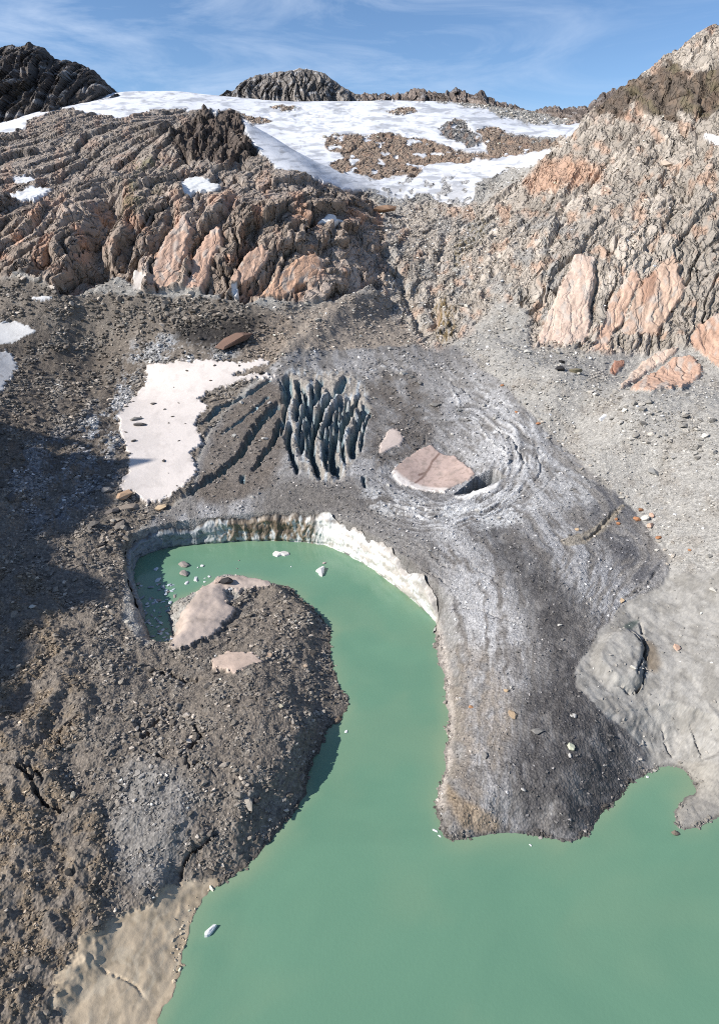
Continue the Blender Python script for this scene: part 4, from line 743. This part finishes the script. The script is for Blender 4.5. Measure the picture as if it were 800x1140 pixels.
HB = [ # u, v, size px, colour, flat, long, label
 (587,392,11,PALE,.8,1.3,'pale boulder below the tall pinkish slab on the right scree'),(448,417,8,PALE,.8,1.2,'pale rounded boulder at the head of the glacier, leftmost of three'),(458,421,7,GREY,.8,1.2,'grey boulder at the head of the glacier, middle of three'),(467,428,8,GREY,.8,1.3,'grey boulder at the head of the glacier, rightmost of three'),
 (484,452,9,GREY,.7,1.5,'flat grey boulder above the cracked pink snow block'),(511,458,7,PALE,.8,1.2,'pale boulder right above the cracked pink snow block'),(559,430,4.5,ORG,.9,1,'small orange stone at the upper glacier margin'),(574,459,4.5,ORG,.9,1,'small orange stone halfway along the upper glacier margin'),(599,473,6,ORG,.9,1,'orange stone at the right glacier margin level with the snow block'),
 (623,412,9,DARK,.9,1.3,'dark boulder on the scree left of the orange outcrops'),(640,415,11,C(130,122,100),.9,1.2,'olive grey boulder on the scree beside the dark one'),(626,401,7,DARK,.8,1,'small dark stone above the dark boulder on the scree'),(727,527,11,C(150,148,144),.8,1.2,'large lone grey boulder in the middle of the right scree'),
 (712,569,7,ORG,.9,1,'upper bright orange boulder in the cluster at the glacier margin'),(708,579,8,ORG,.9,1,'larger bright orange boulder in the cluster at the glacier margin'),(717,578,9,PALE,.9,1,'pale grey boulder amid the orange boulder cluster'),(725,575,8,PINK,.9,1,'pinkish boulder at the right of the orange boulder cluster'),(723,586,8,PINK,1.2,1,'tall pinkish boulder at the foot of the orange boulder cluster'),
 (685,578,4.5,ORG,.9,1,'tiny orange stone left of the orange cluster on dark ice'),(688,583,4.5,ORG,.9,1,'tiny orange stone just below another left of the cluster'),(732,599,5.5,ORG,.9,1.1,'orange stone below the cluster on the dark ice edge'),(642,590,5,TAN,.9,1,'tan stone beside the brown gully in the ice'),(691,669,6.5,TAN,.9,1,'lone tan boulder on the streaked lower ice'),
 (752,721,8,PINK,.8,1.1,'pale orange boulder on the smooth bedrock at right'),(704,744,6.5,PALE,.9,1.2,'pale boulder on the cracked rock dome beside the glacier'),(757,708,4,PALE,.9,1,'small pale stone above the pale orange boulder on bedrock'),(766,613,5,ORG,.9,1,'orange stone on the right scree near the bedrock'),(730,613,5,PALE,.9,1,'pale stone at the glacier edge below the orange stones'),(793,658,7,PALE,.9,1.2,'pale boulder at the right edge of the bedrock'),
 (570,796,9,TAN,.8,1.1,'tan angular boulder on the lower glacier'),(598,815,9,GREY,.8,1.7,'long grey boulder on the lower glacier right of the tan one'),(635,833,9,C(205,206,180),.9,1,'whitish green boulder on the dark lower glacier'),(524,788,5.5,C(200,150,110),.9,1,'orange tan stone near the lake side of the lower glacier'),(623,697,5,PALE,.9,1,'pale stone in the dark debris stripe of the glacier'),(563,770,5.5,TAN,.9,1,'small tan stone above the tan angular boulder'),(539,843,8,GREY,.8,1.1,'grey stone heap near the glacier front'),
 (140,554,18,C(186,156,128),.8,1.1,'big tan boulder at the lower end of the large snow patch'),(147,567,16,C(160,146,132),.7,1.4,'big flat grey tan boulder below the tan one by the snow patch'),(126,571,15,C(120,112,106),.8,1.3,'big dark grey boulder left of the tan boulders'),(179,565,14,C(190,168,140),.5,1.3,'flat tan boulder at the snow patch foot above the ice cliff'),(135,587,13,C(128,120,112),.8,1.2,'grey boulder in the group above the inlet corner'),
 (119,547,10,C(150,145,140),.8,1.1,'grey boulder in shade left of the snow patch foot'),(104,585,11,C(110,105,100),.8,1.3,'dark boulder on the edge of the mountain shadow'),(126,581,9,C(180,172,160),.8,1.1,'pale boulder between the dark ones above the inlet corner'),(114,609,10,DARK,.9,1.2,'dark boulder on sunlit brown ground left of the inlet'),(101,626,9,C(88,82,76),.9,1.1,'dark grey boulder near the second mountain shadow'),(91,629,7,C(100,94,88),.9,1.1,'small dark boulder beside the one at the second shadow'),
 (151,467,9,GREY,.5,1.3,'flat grey stone lying on the large snow patch'),(155,473,10,C(120,114,108),.5,1.4,'longer flat grey stone lying on the large snow patch'),(149,491,5,C(100,95,90),.6,1.2,'small grey stone on the snow patch edge'),(171,450,6,C(110,104,98),.6,1.2,'grey stone in the middle of the large snow patch'),(182,513,5,C(96,92,88),.6,1.2,'small dark stone low on the large snow patch'),(184,456,3.5,C(90,86,82),.6,1,'tiny dark stone right of the middle of the snow patch'),
 (36,676,8,PALE,.8,1.1,'pale boulder on the brown hummocks at left'),(14,556,10,C(96,92,90),.8,1.3,'boulder in deep shadow at the left edge'),(115,492,7,GREY,.8,1.2,'grey stone on the icy ground left of the snow patch'),(125,494,7,GREY,.8,1.2,'grey stone beside another on the icy ground left of the snow'),
 (81,886,9,C(176,168,152),.8,1.1,'pale square boulder beside the curved crack at lower left'),(136,760,8,C(170,160,146),.8,1.1,'pale boulder on the moraine left of the headland'),(169,748,7,C(60,56,52),.9,1,'dark boulder at the foot of the inlet'),(83,761,8,C(90,84,78),.8,1.2,'dark boulder on the upper brown hummocks'),(77,972,8,C(58,56,54),.9,1,'black boulder on pale silt at lower left'),(131,895,8,C(160,150,138),.8,1.1,'pale boulder above the smooth grey bank'),
 (277,896,12,C(178,168,154),.6,1.5,'pale flat boulder on the right flank of the headland'),(285,894,9,DARK,.9,1,'dark boulder beside the pale flat one on the headland'),(250,853,9,C(160,150,138),.8,1.2,'pale boulder in the middle of the headland'),(313,786,7,C(178,170,150),.9,1,'pale stone on top of the headland dome'),(297,729,10,C(205,178,152),.4,1.3,'flat tan stone right of the beige snow patch on the headland'),(340,742,6,C(180,160,140),.8,1,'tan stone near the headland shore'),(348,727,8,C(74,70,66),.8,1,'dark stone near the headland shore'),
 (252,649,11,DARK,.8,1.4,'dark boulder on top of the pinkish snow bank'),(243,648,9,C(200,178,162),.9,1.1,'pinkish boulder beside the dark one on the snow bank'),(262,381,34,C(132,106,92),.45,1.5,'large reddish brown boulder in scree darkened as shade above the snow patch'),(427,233,22,C(196,160,132),.6,1.3,'large tan boulder on the slope below the upper snow'),(741,185,14,C(196,178,160),.8,1.2,'large squared block on the right slope with a dark side'),
 (751,928,7,C(130,118,104),.7,1.2,'brown rock just breaking the water by the right shore'),(376,803,9,C(128,112,96),.7,1.2,'brown rock at the tip of the headland')]
for (u, v, spx, c, fl_, lg, lab) in HB:
    p = hit(u, v) if not (u, v) == (751,928) else at_z(u, v, .05)
    d_ = p[1]*CP-(p[2]-H)*SP; add_boulder(p, 1.3*spx*d_/FP, c, lab, 'single boulders', flat=fl_, long=lg)
# boulders nothing tells apart: scattered over the loose ground in view
def pick(weight, num, sd, dmin=.5):
    r = np.random.default_rng(sd); wq = ctr(weight)*ctr(VIS.astype(F32))*(rf >= 0)*(ctr(dlake) > dmin)
    sol = ctr((1.0/DP).astype(F32)); 
    # count by ground area seen from above, eased towards the far ground
    area = np.abs(np.diff(Xg, axis=1)[:-1]*np.diff(Yg, axis=0)[:, :-1])
    wq = wq*area*sol**1.4; wq = wq.ravel()/wq.sum()
    k_ = r.choice(wq.size, num, p=wq); a, b_ = np.divmod(k_, NC-1); s1 = r.random(num); s2 = r.random(num)
    Pp = (P3[a, b_]*((1-s1)*(1-s2))[:, None]+P3[a+1, b_]*(s1*(1-s2))[:, None]+P3[a, b_+1]*((1-s1)*s2)[:, None]+P3[a+1, b_+1]*(s1*s2)[:, None])
    return Pp, a, b_
groups = [
 (mor*sst(600, 640, V), 50, (6, 11), 'angular grey boulder in the rubble of the lower moraine and headland', 'boulders of the lower moraine', C(140,132,122)),
 (mor*(1-sst(520, 560, V)), 40, (5, 10), 'dark grey boulder on the scree under the left cliff', 'boulders of the upper left scree', C(122,114,106)),
 (scr*(1-m_bed), 40, (4, 9), 'light grey boulder on the right scree slope', 'boulders of the right scree', C(176,172,164)),
 (m_gl*w_deb, 36, (4, 8), 'light grey boulder lying on the glacier ice', 'boulders on the glacier', C(178,176,172)),
 (m_bed*w_deb, 8, (4, 6), 'small grey boulder on the smooth bedrock', 'boulders on the bedrock', C(186,180,172))]
groups.append((np.exp(-(dR_/5.0)**2)*(V < 640)*(V > 395), 24, (3, 7), 'small pale stone in the line of stones along the right glacier margin', 'stones along the right glacier margin', C(178,170,160)))
for gi, (wt, num, sz, lab, grp, c) in enumerate(groups):
    Pp, a, b_ = pick(wt, num, 50+gi)
    for k_ in range(num):
        f = random.uniform(.75, 1.25); add_boulder(Pp[k_], random.uniform(*sz)*DP[a[k_], b_[k_]]/FP, c*f*np.array([1.02, 1, .97]), lab, grp, flat=random.uniform(.7, 1), long=random.uniform(1, 1.4))

stn = [(m_patch*(patch_id == 1)*(1-.93*msk(PATCH[0][1], 7, 1.0)), 24, (2.2, 4.5), 'small dark stone near the rim of the large snow patch', 'stones on the rim of the large snow patch', C(104,96,88))]
for gi, (wt, num, sz, lab, grp, c) in enumerate(stn):
    Pp, a, b_ = pick(wt, num, 90+gi)
    for k_ in range(num): add_boulder(Pp[k_], random.uniform(*sz)*DP[a[k_], b_[k_]]/FP, c*random.uniform(.7, 1.2), lab, grp, flat=.7, long=1.3)
# loose rubble too many to count
def rubble(name, label, weight, num, smin, smax, sd, base, var, mixpale=.15, dmin=.5):
    Pp, a, b_ = pick(weight, num, sd, dmin); r = np.random.default_rng(sd+1)
    size = (smin+(smax-smin)*r.random(num)**5)*(DP[a, b_]/FP)
    me = bpy.data.meshes.new(name); me.vertices.add(num); Pp = Pp.copy(); Pp[:, 2] += size*.12; me.vertices.foreach_set('co', Pp.astype(F32).ravel())
    at = me.attributes.new('sc', 'FLOAT_VECTOR', 'POINT'); at.data.foreach_set('vector', (size[:, None]*np.stack([1+.5*r.random(num), .8+.4*r.random(num), .7+.4*r.random(num)], 1)).astype(F32).ravel())
    at = me.attributes.new('rot', 'FLOAT_VECTOR', 'POINT'); at.data.foreach_set('vector', np.stack([r.uniform(-.4, .4, num), r.uniform(-.4, .4, num), r.uniform(0, 6.28, num)], 1).astype(F32).ravel())
    own = CL[a, b_]; tone_ = own*.75+np.asarray(base)[None]*.3; tone_ = tone_*(1+var*(r.random(num)*2-.9))[:, None]
    tone_ = np.where((r.random(num) < mixpale)[:, None], tone_*r.uniform(1.4, 2.6, num)[:, None], tone_); tone_ = np.clip(tone_, .015, .7)
    at = me.attributes.new('tint', 'FLOAT_COLOR', 'POINT'); at.data.foreach_set('color', np.concatenate([tone_, np.ones((num, 1))], 1).astype(F32).ravel())
    o = bpy.data.objects.new(name, me); COL.objects.link(o); tag(o, label, kind='stuff')
    ng = bpy.data.node_groups.new(name, 'GeometryNodeTree'); ng.interface.new_socket('Geometry', in_out='INPUT', socket_type='NodeSocketGeometry'); ng.interface.new_socket('Geometry', in_out='OUTPUT', socket_type='NodeSocketGeometry')
    gi = N(ng, 'NodeGroupInput'); go = N(ng, 'NodeGroupOutput'); ip = N(ng, 'GeometryNodeInstanceOnPoints'); mp_ = N(ng, 'GeometryNodeMeshToPoints')
    ci = N(ng, 'GeometryNodeCollectionInfo'); ci.inputs[0].default_value = PROTO; ci.inputs['Separate Children'].default_value = True; ci.inputs['Reset Children'].default_value = True
    sa_ = N(ng, 'GeometryNodeInputNamedAttribute', data_type='FLOAT_VECTOR'); sa_.inputs[0].default_value = 'sc'; ra = N(ng, 'GeometryNodeInputNamedAttribute', data_type='FLOAT_VECTOR'); ra.inputs[0].default_value = 'rot'
    L(ng, gi.outputs[0], mp_.inputs[0]); L(ng, mp_.outputs[0], ip.inputs['Points']); L(ng, ci.outputs[0], ip.inputs['Instance']); ip.inputs['Pick Instance'].default_value = True
    L(ng, ra.outputs[0], ip.inputs['Rotation']); L(ng, sa_.outputs[0], ip.inputs['Scale']); L(ng, ip.outputs[0], go.inputs[0])
    md = o.modifiers.new('stones', 'NODES'); md.node_group = ng
    return o
PROTO = bpy.data.collections.new('stone_shapes')
for k_ in range(8):
    PROTO.objects.link(bpy.data.objects.new('stone', hull_rock('stone', 300+k_, 12, 1, .85, .7, M_rub)))
rubble('moraine_rubble', 'loose brown grey rubble covering the left moraine and headland', np.clip(mor*(.05+.95*sst(-.1, .55, f3n+.7*f1n)), 0, 1)*(1-m_silt), 52000, .9, 6.0, 1000, C(130,122,112), .55, .12)
rubble('scree_rubble', 'loose light grey stones of the right scree', scr*(.25+.75*sst(-.2, .5, f3n))*(1-.85*m_bed), 20000, .8, 4.6, 1010, C(168,162,154), .4, .12)
rubble('glacier_rubble', 'loose stones and grit strewn over the glacier', np.clip(m_gl*w_deb*(1-m_ser), 0, 1)*(.25+.75*sst(-.3, .5, f3n)), 13000, .7, 4.6, 1020, C(126,122,118), .45, .2)
rubble('cliff_rubble', 'loose blocks on the ledges of the rock slopes', np.clip(m_rockM+m_rockR*.45+m_rockL*.15+m_isl*.4, 0, 1)*(1-m_slab)*(1-snow_w), 9000, 1.0, 4.2, 1030, C(176,160,146), .4, .15)

blk = np.maximum.reduce([msk([(146,790),(180,782),(222,800),(228,840),(200,852),(158,838)], 6), msk([(120,820),(170,850),(160,905),(110,900)], 8)*.6, msk([(250,870),(330,860),(320,905),(262,955),(225,960)], 8)*.7, msk([(130,330),(230,335),(260,352),(200,368),(140,372)], 6)*.7, msk([(20,300),(110,325),(120,350),(30,345)], 6)*.5, msk([(95,600),(140,575),(150,600),(120,640)], 6)*.6, msk([(640,430),(700,445),(790,470),(790,520),(720,500)], 8)*.5])*w_deb
rubble('block_field', 'larger angular blocks heaped in patches on the moraine', blk, 1500, 2.5, 11, 1050, C(128,120,110), .5, .2)
rubble('shore_stones', 'half sunk stones along the lake shore', np.exp(-(dlake/.8)**2)*(slope < 3)*(1-.8*m_silt)*(.1+.9*sst(-.2, .5, perlin(Xg/5, Yg/5, 861))), 2600, 1.2, 6.5, 1040, C(118,110,102), .45, .1, -.9)

# ------------------------------------------------------------------ floating ice
mi, t, b = newmat('berg_ice'); oi = N(t, 'ShaderNodeObjectInfo'); L(t, oi.outputs['Color'], b.inputs['Base Color']); b.inputs['Roughness'].default_value = .4
geo = N(t, 'ShaderNodeNewGeometry'); nz = N(t, 'ShaderNodeTexNoise', ins={'Scale': 3.0, 'Detail': 4}); L(t, geo.outputs['Position'], nz.inputs['Vector']); bp = N(t, 'ShaderNodeBump', ins={'Strength': .6, 'Distance': .15}); L(t, nz.outputs[0], bp.inputs['Height']); L(t, bp.outputs[0], b.inputs['Normal'])
BERG = [hull_rock('ice_floe', 700+k_, 15, 1.0, .7, .55, mi) for k_ in range(8)]
WH, DI, SB = C(240,240,238), C(160,150,142), C(205,214,220)
def berg(u, v, spx, c, lab, grp, long=1.0, flat=.6, rz=None):
    p = at_z(u, v, 0); d_ = p[1]*CP+H*SP; s_ = spx*d_/FP
    o = bpy.data.objects.new('ice_floe', random.choice(BERG)); COL.objects.link(o); o.scale = (s_*long, s_, s_*flat); o.rotation_euler = (random.uniform(-.15, .15), random.uniform(-.15, .15), random.uniform(0, 6.28) if rz is None else rz)
    o.location = (p[0], p[1], s_*flat*.10); o.color = (*[float(x) for x in c], 1); return tag(o, lab, 'ice floe', grp)
for a in [(204,629,15,DI,'upper of two dirt-covered floes in the inlet',1.2,.7),(205,639,15,DI,'lower of two dirt-covered floes in the inlet',1.2,.7),(225,630,6,WH,'small white floe above the others in the inlet',1.2,.7),(220,632,3.5,WH,'tiny white floe beside the small one in the inlet',1,.7),
  (219,645,10,WH,'largest white floe near the headland tip in the inlet',1.4,.6),(208,649,7,WH,'white floe touching the edge of the inlet shadow',1.4,.6),(233,642,5,WH,'white floe nearest the pinkish snow bank',1.3,.6),(228,648,4,WH,'small white floe against the headland tip',1.2,.6),(228,644,3,WH,'tiny white floe between two others by the headland',1,.6),
  (174,634,8,SB,'upper bluish floe in the inlet shadow',1.3,.6),(176,646,9,SB,'lower bluish floe in the inlet shadow',1.3,.6),(266,624,3,DI,'tiny speck of ice below the brown streaked cliff',1,.6),(264,633,2.5,DI,'tiny dirty speck of ice above the headland',1,.6),(324,631,2.5,WH,'tiny white speck below the long floe',1,.6),
  (361,627,6,C(190,176,168),'small dirty floe above the pointed one',1.2,.6),(385,815,6,WH,'white floe off the tip of the headland',1.2,.6),(590,941,4,WH,'white speck of ice off the glacier front',1,.6),(484,925,5,WH,'white splinter of ice at the glacier corner',1.6,.6),(489,931,4,WH,'small white chunk at the glacier corner',1.2,.6),(720,865,5,WH,'white chunk in the bay right of the glacier front',1,.7)]:
    berg(*a[:5], 'ice floating on the lake', *a[5:])
def shaped(name, u, v, outline, thick, c, label):
    d_ = at_z(u, v, 0)[1]*CP+H*SP; k_ = d_/FP; p = at_z(u, v, 0); bm = bmesh.new(); r = random.Random(u)
    lo = [bm.verts.new((x*k_, -y*k_/math.sin(math.radians(38)), -.2)) for x, y in outline]; hi = [bm.verts.new((x*k_*.86, -y*k_*.86/math.sin(math.radians(38)), thick*r.uniform(.6, 1.2))) for x, y in outline]
    ce = bm.verts.new((sum(v_.co.x for v_ in hi)/len(hi), sum(v_.co.y for v_ in hi)/len(hi), thick*1.5)); n_ = len(lo)
    for i_ in range(n_): bm.faces.new((lo[i_], lo[(i_+1) % n_], hi[(i_+1) % n_], hi[i_])); bm.faces.new((hi[i_], hi[(i_+1) % n_], ce))
    bmesh.ops.recalc_face_normals(bm, faces=bm.faces); me = bpy.data.meshes.new(name); bm.to_mesh(me); bm.free(); me.materials.append(mi)
    o = bpy.data.objects.new(name, me); COL.objects.link(o); o.location = (p[0], p[1], 0); o.color = (*[float(x) for x in c], 1); return tag(o, label, 'ice floe', 'ice floating on the lake')
shaped('ice_floe', 313, 617, [(-10,-1),(-8,-3),(-2,-2),(3,-3),(9,-2),(10,1),(5,3),(1,2),(-4,4),(-9,2)], .6, C(232,226,220), 'long flat white floe below the brown streaked cliff')
shaped('ice_floe', 357, 637, [(-6,-1),(-2,-3),(1,-7),(4,-5),(4,1),(2,6),(-1,5),(-3,1)], 1.0, C(240,236,232), 'pointed white floe in front of the white ice cliff')
shaped('ice_floe', 234, 1037, [(-6,1),(-2,-1),(3,-4),(7,-4),(4,0),(1,3),(-2,4),(-5,4)], .5, WH, 'lone white floe off the silt shore')
rb_ = random.Random(5)
k_ = 0
while k_ < 75:
    u, v = rb_.uniform(148, 196), rb_.uniform(650, 722)
    p = at_z(u, v, 0)
    if sd_poly(np.array([p[0]], F32), np.array([p[1]], F32), LWs)[0][0] < -.4:
        c = random.choice((SB, SB, C(150,160,168), DI)); berg(u, v, rb_.uniform(2.5, 8), c, 'small bluish chunk of brash ice crowding the shaded end of the inlet', 'brash ice in the shaded inlet', 1.3, .6); k_ += 1
